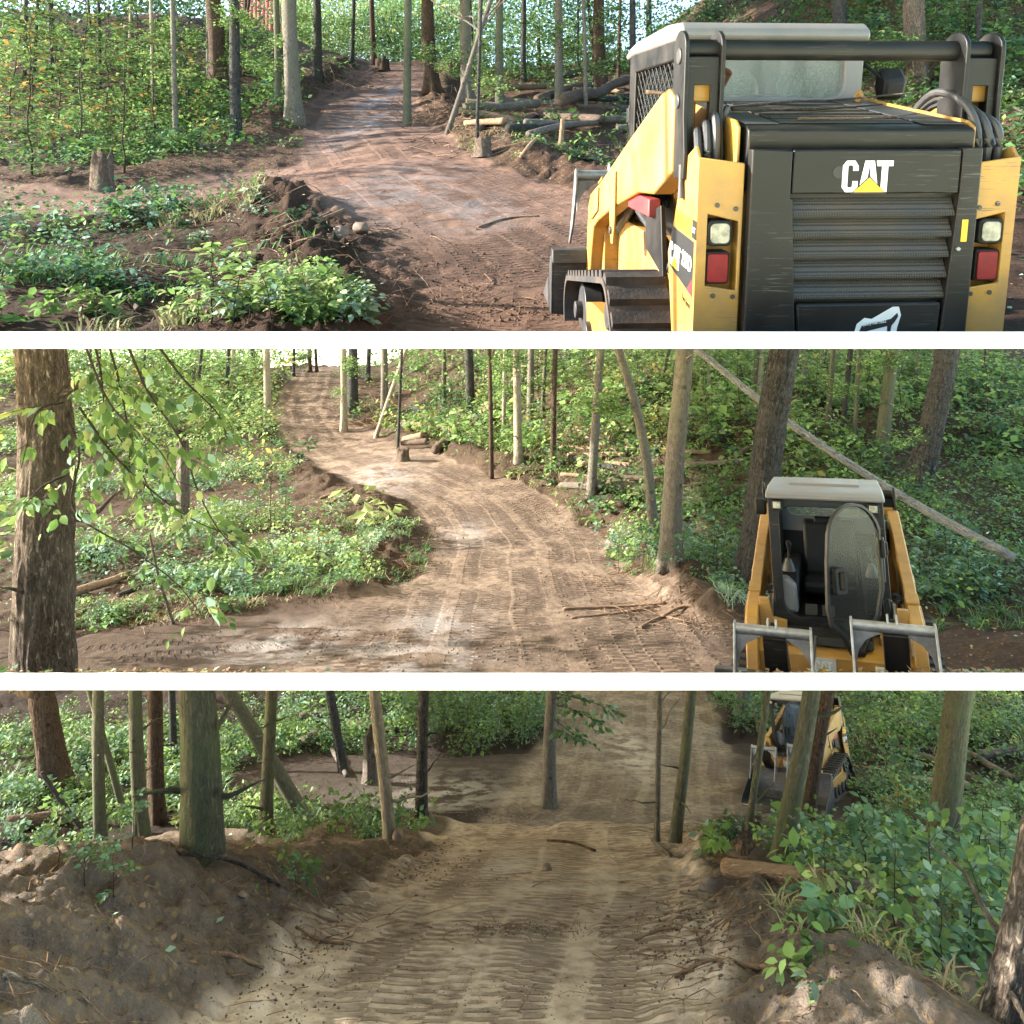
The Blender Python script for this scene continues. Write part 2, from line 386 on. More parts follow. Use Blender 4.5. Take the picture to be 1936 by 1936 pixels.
def along(path, X, Y):
    """distance along and to the side of a path (side > 0 to the right of travel)"""
    shp = X.shape; x = X.ravel(); y = Y.ravel()
    a = path[:-1]; d = path[1:] - a; L = np.hypot(d[:, 0], d[:, 1]) + 1e-9; cum = np.concatenate([[0], np.cumsum(L)])
    U = np.zeros(len(x)); V = np.full(len(x), 1e3); A = np.full(len(x), 1e9)
    for i in range(len(a)):
        rx = x - a[i, 0]; ry = y - a[i, 1]
        t = np.clip((rx * d[i, 0] + ry * d[i, 1]) / L[i] ** 2, 0, 1)
        ex = rx - t * d[i, 0]; ey = ry - t * d[i, 1]; dd = ex * ex + ey * ey
        m = dd < A
        A[m] = dd[m]; U[m] = cum[i] + t[m] * L[i]
        V[m] = (np.sqrt(dd) * np.sign(d[i, 1] * rx - d[i, 0] * ry))[m]
    return U.reshape(shp), V.reshape(shp)

PATH = {
    1: [path_from(1, [(1210, 640), (1110, 540), (990, 455), (850, 375), (745, 310), (690, 255), (680, 210), (705, 175), (735, 145), (748, 128)]),
        path_from(1, [(900, 400), (700, 345), (480, 345), (300, 372), (120, 385), (-60, 372)])],
    2: [path_from(2, [(1010, 1290), (1000, 1180), (985, 1090), (965, 1010), (905, 950), (800, 900), (690, 860), (610, 815), (590, 770), (600, 730), (612, 700)]),
        path_from(2, [(1330, 1250), (1130, 1200), (900, 1170), (640, 1195), (330, 1240), (60, 1262)])],
    3: [path_from(3, [(890, 1960), (915, 1850), (985, 1730), (1040, 1640), (1060, 1590)]) ,
        path_from(3, [(1330, 1480), (1150, 1470), (950, 1475), (750, 1480), (640, 1470)])],
}
PATH[3][0] = spline(np.vstack([PATH[3][0][::26], np.array([[1.25, 13.5], [2.2, 16.5], [3.0, 20.0], [4.0, 25.0], [4.9, 30.0], [5.6, 34.0]])]))
HALF = {1: (1.75, 1.25), 2: (1.85, 1.6), 3: (1.25, 2.6)}
_cache = {}
def fields(k, X, Y):
    ua, va = along(PATH[k][0], X, Y); ub, vb = along(PATH[k][1], X, Y)
    wob = fbm(X * 0.7, Y * 0.7, 5, 3) * 0.45
    ha, hb = HALF[k]
    if k == 3: ha = ha + 0.5 * sm((Y - 6) / 4) + 1.0 * sm((Y - 12) / 4)
    if k == 2: ha = ha + 0.9 * (1 - sm((Y - 10) / 5))
    ta = 1 - sm((np.abs(va) + wob - ha) / 0.7 + 0.5); tb = 1 - sm((np.abs(vb) + wob - hb) / 0.7 + 0.5)
    if k == 3:
        tb = np.maximum(tb, (1 - sm((np.hypot((X - 4.6) / 3.4, (Y - 18.5) / 4.2) + wob * 0.3 - 1) / 0.15 + 0.5)))
    return ua, va, ub, vb, ta, tb

def ground(k, X, Y, fl=None):
    X = np.asarray(X, float); Y = np.asarray(Y, float)
    z = base_ground(k, X, Y)
    ua, va, ub, vb, ta, tb = fl if fl is not None else fields(k, X, Y)
    t = np.maximum(ta, tb)
    rough = fbm(X * 0.45, Y * 0.45, 21, 3) * 0.26 + fbm(X * 2.2, Y * 2.2, 33, 3) * 0.07 + fbm(X * 8, Y * 8, 41, 3) * 0.035
    z = z + rough * (1 - t * 0.85) * np.clip(Y / 9, 0.45, 1.4)
    z = z + t * (fbm(X * 5, Y * 5, 71, 3) * 0.018)
    ha, hb = HALF[k]
    clod = fbm(X * 6.0, Y * 6.0, 91, 4)
    if k == 1:
        z = z + (0.45 + 0.25 * clod) * np.exp(-((va + 2.5) / 0.6) ** 2) * sm((Y - 19) / 4) * (1 - sm((Y - 36) / 5))
        z = z + (0.28 + 0.2 * clod) * np.exp(-((va - 2.6) / 0.55) ** 2) * sm((Y - 6) / 2) * (1 - tb)
        z = z + 0.22 * np.exp(-((va + 2.3) / 0.7) ** 2) * (1 - sm((Y - 12) / 3)) * (1 - tb) * (1 + clod)
    elif k == 2:
        z = z + (0.36 + 0.16 * clod) * np.exp(-((va - ha - 0.75) / 0.55) ** 2) * (1 - tb) * sm((Y - 9.6) / 1.5) * (1 - sm((Y - 30) / 8))
        z = z + (0.16 + 0.2 * clod) * np.exp(-((va + ha + 0.7) / 0.5) ** 2) * (1 - tb) * sm((Y - 10) / 2)
    else:
        lft = sm((-va - 1.0) / 1.35) * (1 - 0.45 * sm((-va - 2.9) / 2.2)) * np.interp(Y, [3.0, 4.6, 6.0, 7.5, 9.5], [2.2, 1.9, 1.15, 0.7, 0.0])
        z = z + lft * (0.33 + 0.14 * fbm(X * 1.2, Y * 1.2, 8, 3) + 0.09 * clod)
        z = z + 0.30 * fbm(X * 0.9, Y * 0.9, 63, 3) * np.exp(-((Y - 10.6) / 1.6) ** 2)
        rgt = np.exp(-((va - 1.95) / 0.62) ** 2) * (1 - sm((Y - 8.0) / 2.0))
        z = z + rgt * (0.34 + 0.10 * clod)
        z = z + 0.09 * clod * (np.exp(-((va + 1.5) / 0.5) ** 2) + np.exp(-((va - 1.5) / 0.5) ** 2)) * (1 - sm((Y - 9) / 2))
    if LIP[k] is not None: z = np.maximum(z, LIP[k] * Y)
    return z

def hit(k, x, y):
    key = (k, x, y)
    if key not in _cache:
        X, Y, Z = ray_hit(lambda a, b: base_ground(k, a, b) if LIP[k] is None else np.maximum(base_ground(k, a, b), LIP[k] * b), x, y)
        Yt = np.linspace(max(2.76, Y * 0.6), Y * 1.6, 220); Xt = (x - 968) / F * Yt; g = ground(k, Xt, Yt); d = S(y) * Yt - g
        w = np.where((d[:-1] > 0) & (d[1:] <= 0))[0]
        if len(w):
            i = w[0] + 1; X, Y, Z = float(Xt[i]), float(Yt[i]), float(g[i])
        else: Z = float(ground(k, np.array([X]), np.array([Y]))[0])
        _cache[key] = (X, Y, Z)
    return Vector(_cache[key])

def at(x, y, Y): return Vector(((x - 968) / F * Y, Y, S(y) * Y))
def gz(k, X, Y): return float(ground(k, np.array([float(X)]), np.array([float(Y)]))[0])

def wet_field(k, X, Y, t):
    w = np.zeros_like(X)
    spots = {1: [(760, 360, 0.9, 2.2), (690, 235, 0.9, 4), (720, 190, 0.8, 5), (900, 400, .6, 1.2)],
             2: [(720, 905, 1.2, 3), (780, 1240, .8, .9), (540, 1215, .8, .8), (880, 1010, .5, 1.2), (830, 1180, .6, .8)],
             3: [(1040, 1808, 0.25, 0.2), (1010, 1690, .5, .7), (1150, 1680, .5, .8), (970, 1640, .5, .9), (830, 1500, 1.6, 2.0), (1190, 1420, .8, 4)]}[k]
    for x, y, sx, sy in spots:
        p = hit(k, x, y); w = np.maximum(w, np.exp(-(((X - p[0]) / sx) ** 2 + ((Y - p[1]) / sy) ** 2)))
    return w * t

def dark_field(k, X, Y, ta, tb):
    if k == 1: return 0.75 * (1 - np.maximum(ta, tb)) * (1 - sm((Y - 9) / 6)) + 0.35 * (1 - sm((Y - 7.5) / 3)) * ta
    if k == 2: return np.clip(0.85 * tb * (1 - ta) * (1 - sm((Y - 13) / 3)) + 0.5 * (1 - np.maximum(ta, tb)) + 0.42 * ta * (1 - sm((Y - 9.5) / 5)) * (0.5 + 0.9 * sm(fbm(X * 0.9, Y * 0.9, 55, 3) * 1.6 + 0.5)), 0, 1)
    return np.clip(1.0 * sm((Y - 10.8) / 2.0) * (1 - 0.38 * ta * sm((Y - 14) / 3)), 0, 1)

FIELD = {}
def build_ground(k, name, mat, Yb, rows, cols):
    Yr = np.geomspace(FRONT[k], Yb, rows); u = np.linspace(-1, 1, cols)
    Y = np.repeat(Yr[:, None], cols, 1); X = u[None, :] * (0.70 * Y + 1.6)
    fl = fields(k, X, Y); Z = ground(k, X, Y, fl)
    ua, va, ub, vb, ta, tb = fl; t = np.maximum(ta, tb)
    th = np.minimum(0.9, 0.0205 * Y * (1 + 0.35 * np.maximum(0, Y - 7 if k == 1 else Y - 9)))
    if k == 3: th = th * 0 + 0.6
    n = rows * cols
    V = np.concatenate([np.stack([X, Y, Z], -1).reshape(-1, 3), np.stack([X, Y, Z - th], -1).reshape(-1, 3)])
    i = np.arange(n).reshape(rows, cols)
    q = np.stack([i[:-1, :-1], i[:-1, 1:], i[1:, 1:], i[1:, :-1]], -1).reshape(-1, 4)
    j = i[::12, ::12]; j = np.unique(np.concatenate([j]))            # sparse underside
    ri = np.unique(np.append(np.arange(0, rows, 12), rows - 1)); ci = np.unique(np.append(np.arange(0, cols, 12), cols - 1))
    ib = i[np.ix_(ri, ci)] + n
    qb = np.stack([ib[:-1, :-1], ib[1:, :-1], ib[1:, 1:], ib[:-1, 1:]], -1).reshape(-1, 4)
    ed = []
    for a, b in ((i[0, :-1], i[0, 1:]), (i[-1, 1:], i[-1, :-1]), (i[1:, 0], i[:-1, 0]), (i[:-1, -1], i[1:, -1])):
        ed.append(np.stack([a, a + n, b + n, b], -1))
    me = np_mesh(name, V, [np.concatenate([q, qb] + ed)])
    me.materials.append(mat); me.materials.append(M['white'])  # underside made white to bounce light onto the terrace below
    mi = np.zeros(len(me.polygons), np.int32); mi[len(q):len(q) + len(qb)] = 1; me.polygons.foreach_set('material_index', mi)
    z2 = lambda a: np.concatenate([a.ravel(), a.ravel()])
    set_attr(me, 'trail', 'FLOAT', z2(t), 'value')
    set_attr(me, 'wet', 'FLOAT', z2(wet_field(k, X, Y, t)), 'value')
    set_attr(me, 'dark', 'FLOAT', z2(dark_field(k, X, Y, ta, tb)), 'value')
    for nm, uu, vv, w in (('tread_a', ua, va, ta), ('tread_b', ub, vb, tb * (1 - 0.8 * ta))):
        set_attr(me, nm, 'FLOAT_VECTOR', np.stack([z2(uu), z2(vv), z2(w)], -1), 'vector')
    o = obj(name, me, mat); tag(o, kind='structure')
    return o

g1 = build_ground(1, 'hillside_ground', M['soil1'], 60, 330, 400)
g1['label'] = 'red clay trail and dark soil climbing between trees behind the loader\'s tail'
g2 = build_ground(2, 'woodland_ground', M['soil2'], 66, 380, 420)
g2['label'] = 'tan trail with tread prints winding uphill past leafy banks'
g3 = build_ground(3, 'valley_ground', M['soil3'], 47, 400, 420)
g3['label'] = 'grey clay trail between soil banks falling to a churned clearing'

def edge_strip(name, k, label):
    """white front edge of a terrace: a long square-cut concrete lip under the soil"""
    y0 = FRONT[k] - 0.06; y1 = FRONT[k] - 0.004
    top, bot = (627, 659) if k == 1 else (1272, 1305)
    w = 0.70 * y1 + 1.7
    zt0, zt1, zb0, zb1 = S(top) * y0, S(top) * y1, S(bot) * y0, S(bot) * y1
    V = np.array([(-w, y0, zb0), (w, y0, zb0), (w, y0, zt0), (-w, y0, zt0), (-w, y1, zb1), (w, y1, zb1), (w, y1, zt1), (-w, y1, zt1)])
    me = np_mesh(name, V, [np.array([(0, 1, 2, 3), (5, 4, 7, 6), (3, 2, 6, 7), (4, 5, 1, 0), (1, 5, 6, 2), (4, 0, 3, 7)])], False)
    o = obj(name, me, M['white']); return tag(o, label, 'wall edge', 'white edges of the terraces')
edge_strip('terrace_edge', 1, 'long white concrete edge under the red hillside soil')
edge_strip('terrace_edge', 2, 'long white concrete edge under the tan woodland soil')
# ------------------------------------------------------------------ wood and leaves
def ring_tube(pts, rad, sides=10, amp=0.0, seed=0, flare=0.0, cap=True, lobes=5, furrow=0.0):
    """round wood along a line of points; returns verts, quads, caps(list), bark coordinates"""
    P = np.asarray(pts, float); R = np.asarray(rad, float); n = len(P)
    T = np.gradient(P, axis=0); T /= np.linalg.norm(T, axis=1)[:, None] + 1e-12
    up = np.array([0, 1.0, 0]) if abs(T[0] @ np.array([0, 1.0, 0])) < 0.8 else np.array([0, 0, 1.0])
    A = np.cross(T, up); A /= np.linalg.norm(A, axis=1)[:, None] + 1e-12; B = np.cross(T, A)
    th = np.linspace(0, 2 * np.pi, sides, endpoint=False)
    L = np.concatenate([[0], np.cumsum(np.linalg.norm(np.diff(P, axis=0), axis=1))])
    rr = np.repeat(R[:, None], sides, 1)
    if amp:
        ca, sa = np.cos(th) * 2.2, np.sin(th) * 2.2
        nz = fbm(ca[None, :] + L[:, None] * 0.9 + seed, sa[None, :] + L[:, None] * 0.35 + seed * 1.7, seed % 97, 4)
        rr = rr * (1 + amp * nz)
    if furrow:
        a = th[None, :] * R[0] * 26 / (2 * np.pi) * 2.2; nz = vnoise(np.cos(th)[None, :] * R[0] * 24 + L[:, None] * 1.2, np.sin(th)[None, :] * R[0] * 24 + L[:, None] * 2.3, 5) + 0.5 * vnoise(np.cos(th)[None, :] * R[0] * 55 + L[:, None] * 3.1, np.sin(th)[None, :] * R[0] * 55 - L[:, None] * 3.7, 9)
        rr = rr + furrow * (np.abs(nz - 0.75) * 2 - 0.45)
    if flare:
        f = np.exp(-L / (R[0] * 2.2))[:, None]
        rr = rr * (1 + flare * f * (0.55 + 0.45 * np.cos(th[None, :] * lobes + seed)))
    V = P[:, None, :] + rr[..., None] * (np.cos(th)[None, :, None] * A[:, None, :] + np.sin(th)[None, :, None] * B[:, None, :])
    i = np.arange(n * sides).reshape(n, sides); j = np.roll(i, -1, 1)
    q = np.stack([i[:-1], j[:-1], j[1:], i[1:]], -1).reshape(-1, 4)
    bark = np.stack([np.cos(th)[None, :] * R[:, None] + seed, np.sin(th)[None, :] * R[:, None] - seed, np.repeat(L[:, None], sides, 1)], -1)
    return V.reshape(-1, 3), q, [i[0][::-1], i[-1]] if cap else [], bark.reshape(-1, 3)

class Wood:
    def __init__(self): self.V = []; self.Q = []; self.C = []; self.B = []; self.n = 0
    def add(self, *a, **k):
        V, q, c, b = ring_tube(*a, **k); self.V.append(V); self.Q.append(q + self.n); self.C += [x + self.n for x in c]; self.B.append(b); self.n += len(V)
        return self
    def mesh(self, name, origin=(0, 0, 0)):
        V = np.concatenate(self.V) - np.asarray(origin)
        f = [np.concatenate(self.Q)]
        by = {}
        for c in self.C: by.setdefault(len(c), []).append(c)
        me = np_mesh(name, V, f + [np.array(v) for v in by.values()])
        set_attr(me, 'bark', 'FLOAT_VECTOR', np.concatenate(self.B), 'vector')
        return me

LEAF = np.array([(0, 0, 0), (-.27, .30, .05), (0, .30, -.02), (.27, .30, .05), (-.25, .62, .02), (0, .62, -.05), (.25, .62, .02), (0, 1.0, -.14)])
LEAF_Q = np.array([(1, 2, 5, 4), (2, 3, 6, 5)]); LEAF_T = np.array([(0, 2, 1), (0, 3, 2), (4, 5, 7), (5, 6, 7)])
DIA = np.array([(0, 0, 0), (-.30, .45, .05), (0, 1.0, -.08), (.30, .45, .05)]); DIA_T = np.array([(0, 2, 1), (0, 3, 2)])
GREENS = np.array([(.065, .135, .030), (.085, .175, .035), (.050, .105, .028), (.115, .205, .045), (.075, .150, .055)])
BRIGHT = np.array([(.165, .285, .065), (.205, .32, .09), (.125, .235, .05), (.25, .31, .10)])
COOL = np.array([(.060, .150, .075), (.085, .19, .10), (.050, .125, .06), (.16, .28, .20)])
AUTUMN = np.array([(.24, .16, .035), (.20, .10, .025), (.22, .21, .04)])
DARKG = np.array([(.030, .070, .020), (.045, .09, .025), (.025, .06, .022)])
DRY = np.array([(.20, .125, .07), (.27, .19, .11), (.13, .08, .05), (.32, .23, .08)])

def pick(pal, n, rng, var=0.25):
    c = pal[rng.integers(0, len(pal), n)]; c = c * 0.87 + 0.13 * c.mean(1, keepdims=True); return np.clip(c * (1 + var * (rng.random((n, 1)) * 2 - 1)), 0, 1)

def leaf_mesh(name, P, D, N, Sz, C, fine=True):
    """leaf blades at P along D with face normal N"""
    P = np.asarray(P, float); D = D / (np.linalg.norm(D, axis=1)[:, None] + 1e-9); X = np.cross(D, N); X /= np.linalg.norm(X, axis=1)[:, None] + 1e-9; N = np.cross(X, D)
    T = LEAF if fine else DIA; m = len(T)
    V = P[:, None, :] + Sz[:, None, None] * (T[None, :, 0:1] * X[:, None, :] + T[None, :, 1:2] * D[:, None, :] + T[None, :, 2:3] * N[:, None, :])
    o = (np.arange(len(P)) * m)[:, None, None]
    f = [(LEAF_Q[None] + o).reshape(-1, 4), (LEAF_T[None] + o).reshape(-1, 3)] if fine else [(DIA_T[None] + o).reshape(-1, 3)]
    me = np_mesh(name, V.reshape(-1, 3), f, smooth=False)
    c = np.concatenate([np.repeat(C, m, 0), np.ones((len(P) * m, 1))], 1)
    a = me.color_attributes.new('tint', 'FLOAT_COLOR', 'POINT'); a.data.foreach_set('color', c.astype(np.float32).ravel())
    me.materials.append(M['leaf'])
    return me

def rand_dirs(n, rng, up=0.0):
    d = rng.normal(size=(n, 3)); d /= np.linalg.norm(d, axis=1)[:, None]; d[:, 2] = d[:, 2] * 0.6 + up; return d / np.linalg.norm(d, axis=1)[:, None]

def clump(n, rng, rx, ry, rz, shell=0.35):
    """uneven volume of points: several lobes inside an ellipsoid"""
    k = max(5, n // 60); c = rng.normal(size=(k, 3)); c /= np.linalg.norm(c, axis=1)[:, None]; c *= (rng.random((k, 1)) ** (1 / 2.2))
    w = rng.integers(0, k, n); p = c[w] * 0.8 + rng.normal(size=(n, 3)) * shell * 0.55
    return p * np.array([rx, ry, rz])

def crown_mesh(name, seed, n, rx, ry, rz, size, pal, fine=False):
    r = np.random.default_rng(seed); P = clump(n, r, rx, ry, rz); D = rand_dirs(n, r, -0.1); N = rand_dirs(n, r, 0.9)
    return leaf_mesh(name, P, D, N, size * (0.6 + 0.8 * r.random(n)), pick(pal, n, r, 0.35), fine)

def sapling_meshes(seed, h, nb, nl, size, pal, spread=0.5, low=0.15, r0=0.012, fine=True):
    """slender stem, side twigs and leaves set along them"""
    r = np.random.default_rng(seed); w = Wood()
    t = np.linspace(0, 1, 9); bx, by = r.normal(size=2) * 0.10 * h
    st = np.stack([bx * t ** 2, by * t ** 2, h * t], -1) + np.concatenate([np.zeros((1, 3)), r.normal(size=(8, 3)) * 0.012 * h])
    w.add(st, r0 * (1 - 0.8 * t) + 0.0015, 6, seed=seed)
    P = []; D = []
    for b in range(nb):
        f = low + (1 - low) * (b + r.random()) / nb; i = f * 8; i0 = min(int(i), 7); p = st[i0] + (st[i0 + 1] - st[i0]) * (i - i0)
        a = r.random() * 6.283; L = spread * h * (1.1 - 0.75 * f) * (0.6 + 0.6 * r.random())
        d = np.array([math.cos(a), math.sin(a), 0.35 + 0.3 * r.random()]); s = np.linspace(0, 1, 5)[:, None]
        tw = p + d * L * s + np.array([0, 0, -0.35 * L]) * s ** 2
        w.add(tw, np.linspace(max(0.003, r0 * 0.35), 0.0012, 5), 4, cap=False)
        m = max(3, int(nl / nb)); q = 0.15 + 0.85 * (np.arange(m) + r.random(m)) / m
        idx = np.minimum((q * 4).astype(int), 3); pp = tw[idx] + (tw[idx + 1] - tw[idx]) * (q * 4 - idx)[:, None]
        side = np.where(np.arange(m) % 2 == 0, 1, -1)[:, None] * np.array([-math.sin(a), math.cos(a), 0.0])
        P.append(pp); D.append(side * 0.8 + d * 0.6 + r.normal(size=(m, 3)) * 0.25 + np.array([0, 0, -0.2]))
    P = np.concatenate(P); D = np.concatenate(D); n = len(P)
    N = r.normal(size=(n, 3)) * 0.35 + np.array([0, 0, 1.0])
    return w.mesh('stem'), leaf_mesh('foliage', P, D, N, size * (0.6 + 0.7 * r.random(n)), pick(pal, n, r), fine)

def wavy(a, b, n, amp, seed):
    r = np.random.default_rng(seed); t = np.linspace(0, 1, n)[:, None]; a = np.asarray(a, float); b = np.asarray(b, float)
    L = np.linalg.norm(b - a); o = np.zeros((n, 3))
    for f in (1, 2, 3.3, 5): o += r.normal(size=3) * np.sin(t * math.pi * f + r.random() * 6) * amp * L / (f * 2)
    o -= o[0] * (1 - t) + o[-1] * t
    return a + (b - a) * t + o

# ------------------------------------------------------------------ standing trees
CROWNS = [crown_mesh('crown', 100 + i, 2300, 2.6, 2.6, 2.1, 0.30, np.concatenate([GREENS, BRIGHT[:1]])) for i in range(3)]
SPRAYS = [crown_mesh('crown', 140 + i, 420, 0.9, 0.9, 0.7, 0.12, np.concatenate([GREENS, BRIGHT]), True) for i in range(3)]

def ceiling(k, X, Y):
    return gz(k - 1, X, Y) - min(0.22, 0.0105 * Y)

def tree(k, xb, yb, xt, yt, w, bark, label, group, Y=None, crown=True, broken=None, curve=0.0, flare=0.75, height=None):
    """a trunk with its foot at row yb (or at distance Y) and leaning to (xt, yt)"""
    if Y is None: p = hit(k, xb, yb)
    else:
        X0 = (xb - 968) / F * Y; p = Vector((X0, Y, gz(k, X0, Y)))
    q = at(xt, yt, p.y)
    r0 = 0.5 * w / F * p.y
    d = np.array(q - p); d = d / max(1e-6, d[2])
    if k == 1: ztop = p.z + (height or 8.5 + random.random() * 3)
    else: ztop = ceiling(k, p.x + d[0] * 3, p.y)
    if broken: ztop = at(0, broken, p.y).z
    H = max(0.3, ztop - p.z); seed = int(xb * 7 + yb) % 9973
    n = 34 if w < 40 else 150; t = np.linspace(0, 1, n) ** 1.25
    pts = np.array(p)[None, :] + d[None, :] * (H * t)[:, None]
    Hs = max(0.3, q.z - p.z)
    if curve: pts[:, 0] += curve / F * p.y * np.sin(np.clip(H * t / Hs, 0, 1.4) * math.pi)
    r = np.random.default_rng(seed); pts[:, 0] += np.sin(t * 7 + seed) * r0 * 0.22 * min(1.0, H / 7); pts[:, 0] -= pts[0, 0] - p.x
    pts[0, 2] -= 0.2 if k == 3 else min(0.2, 0.012 * p.y)
    if k != 1: pts[:, 2] = np.minimum(pts[:, 2], ztop)
    rad = r0 * (1 - 0.42 * np.clip(H * t / 12, 0, 1) - 0.10 * t)
    root = empty('tree', p, label, 'tree', group)
    wd = Wood().add(pts, rad, 96 if w > 40 else (26 if w > 20 else 14), amp=0.10, seed=seed, flare=flare, furrow=(0.020 if bark in ('bark_furrow', 'bark_brown', 'bark_dark') else 0.006) if w > 40 else 0.0)
    if k != 1 and w > 9:
        for b in range(3):
            zf = r.uniform(0.15, 0.95) * Hs; i = int(np.argmin(np.abs(pts[:, 2] - p.z - zf))); a = r.random() * 6.28; L = r.uniform(0.1, 0.55)
            wd.add(wavy(pts[i], pts[i] + np.array([math.cos(a), math.sin(a), 0.35]) * (L + rad[i]), 6, 0.10, seed + 40 + b), np.linspace(rad[i] * 0.22 + 0.004, 0.003, 6), 6, cap=False)
    if k == 1 and not broken:
        for b in range(5):
            f = 0.62 + 0.36 * r.random(); i = int(f * (n - 1)); a = r.random() * 6.28; L = 1.3 + 1.4 * r.random()
            e = pts[i] + np.array([math.cos(a), math.sin(a), 0.7]) * L
            wd.add(wavy(pts[i], e, 7, 0.08, seed + b), np.linspace(rad[i] * 0.45, 0.012, 7), 7, cap=False)
    obj('trunk', wd.mesh('trunk', p), M[bark], root)
    if k == 1 and crown and not broken:
        c = bpy.data.objects.new('crown', CROWNS[seed % 3]); link(c, root); c.location = Vector(pts[-1]) - p + Vector((0, 0, -0.6)); c.rotation_euler = (0, 0, r.random() * 6)
        s = 0.85 + 0.5 * r.random(); c.scale = (s, s, s)
    elif k != 1 and crown and not broken and H > 4.5:
        c = bpy.data.objects.new('crown', SPRAYS[seed % 3]); link(c, root); c.location = Vector(pts[-1]) - p + Vector((0.2, 0, -1.0)); c.rotation_euler = (0, 0, r.random() * 6)
    if (k == 2 and p.y > 14 or k == 1 and p.y > 16) and not broken and crown:
        for b in range(1 + seed % 2):
            zz = p.z + r.uniform(0.35, 1.0) * Hs; i = int(np.argmin(np.abs(pts[:, 2] - zz))); a = r.random() * 6.28; sc = r.uniform(0.45, 0.85)
            c = bpy.data.objects.new('foliage', SPRAYS[(seed + b) % 3]); link(c, root); c.location = Vector(pts[i]) - p + Vector((math.cos(a) * 0.7, math.sin(a) * 0.5, 0.0)); c.rotation_euler = (0, 0, a); c.scale = (sc * 1.2, sc, sc * 0.7)
    return root

U = 'trees on the red clay hillside'
T1 = [
 (417, 190, 400, 32, 33, 'bark_brown', 'stout brown tree with a sunlit trunk above green undergrowth'),
 (447, 262, 440, 32, 21, 'bark_dark', 'dark slim tree beside the stout brown tree, foot in ferns'),
 (526, 195, 522, 32, 13, 'bark_green', 'thin olive tree just behind the smooth grey trunk by the trail'),
 (556, 232, 553, 32, 30, 'bark_grey', 'smooth grey tree standing right at the bend edge of the red trail'),
 (600, 148, 598, 32, 17, 'bark_dark', 'dark tree on top of the root-covered bank above the trail'),
 (665, 120, 667, 32, 8, 'bark_dark', 'thin dark tree near the crest beside a root heap'),
 (707, 124, 705, 32, 11, 'bark_brown', 'dark brown tree on the crest with an upturned stump at its foot'),
 (770, 238, 769, 32, 16, 'bark_green', 'straight grey-green tree hugging the trail, opposite the grey one'),
 (816, 172, 812, 32, 26, 'bark_brown', 'thick reddish brown tree with roots bared by the trail cut'),
 (884, 192, 883, 32, 23, 'bark_grey', 'pale grey tree behind the slanting dead pole'),
 (902, 262, 908, 50, 7, 'bark_dark', 'very thin stem in front of the pale grey tree'),
 (945, 112, 943, 32, 16, 'bark_green', 'ivy-green tree against the bright sky on the ridge'),
 (990, 155, 990, 32, 11, 'bark_dark', 'dark slightly bent tree below the ridge'),
 (1058, 195, 1054, 32, 17, 'bark_grey', 'straight grey tree behind the fallen logs'),
 (1136, 175, 1135, 32, 24, 'bark_brown', 'broad brown tree behind the propped dark log'),
 (1108, 104, 1103, 32, 8, 'bark_grey', 'slender pale tree on the ridge against white sky'),
 (333, 275, 325, 32, 11, 'bark_grey', 'slim tree with pale lower trunk among yellowing leaves'),
 (290, 225, 285, 32, 7, 'bark_pale', 'thin pale stem among the leafy saplings'),
 (243, 165, 246, 32, 6, 'bark_pale', 'thin sunlit stem deep in the leafy thicket'),
 (190, 195, 186, 32, 7, 'bark_dark', 'thin dark stem deep in the leafy thicket'),
 (100, 150, 97, 32, 10, 'bark_dark', 'dark tree half hidden by yellow-green leaves'),
 (64, 165, 70, 32, 7, 'bark_dark', 'thin dark tree at the outer end of the leafy thicket'),
 (1198, 100, 1196, 32, 14, 'bark_dark', 'dark tree showing above the cab roof corner'),
 (1228, 92, 1226, 32, 12, 'bark_dark', 'second dark tree showing above the cab roof'),
 (1590, 110, 1588, 32, 26, 'bark_dark', 'dark tree behind the roof of the close loader'),
 (1735, 175, 1731, 32, 40, 'bark_furrow', 'broad grey furrowed tree behind the mirror of the close loader'),
 (1850, 120, 1850, 32, 12, 'bark_dark', 'slim dark tree beyond the coiled hoses'),
]
for a in T1: tree(1, *a, U)
for (x, y, hh, sc) in ((4.25, 3.6, 6.5, 1.75), (-4.1, 3.9, 6.0, 1.5), (6.0, 6.4, 7.0, 1.7), (-6.0, 6.6, 7.0, 1.5)):  # trees out of view, added to shade the close loader
    yy = y; o = tree(1, 968 + x / yy * F, 0, 968 + x / yy * F + 20, -400, 34 / yy * 4, 'bark_grey', 'unseen grey tree added so its crown shades the close loader', 'unseen shade trees added beside the close loader', Y=yy, height=hh)
    for c in o.children:
        if c.name.startswith('crown'): c.scale = (sc, sc, sc * 0.6); c.location.x -= 1.6 * (1 if x > 0 else -1)
tree(1, 845, 255, 915, 40, 11, 'grey_wood', 'dead grey pole slanting against the pale grey tree', U, crown=False, flare=0.1, height=3.9)
tree(1, 1020, 124, 1018, 50, 8, 'bark_brown', 'snapped brown stem with torn top on the ridge', U, crown=False, broken=52)

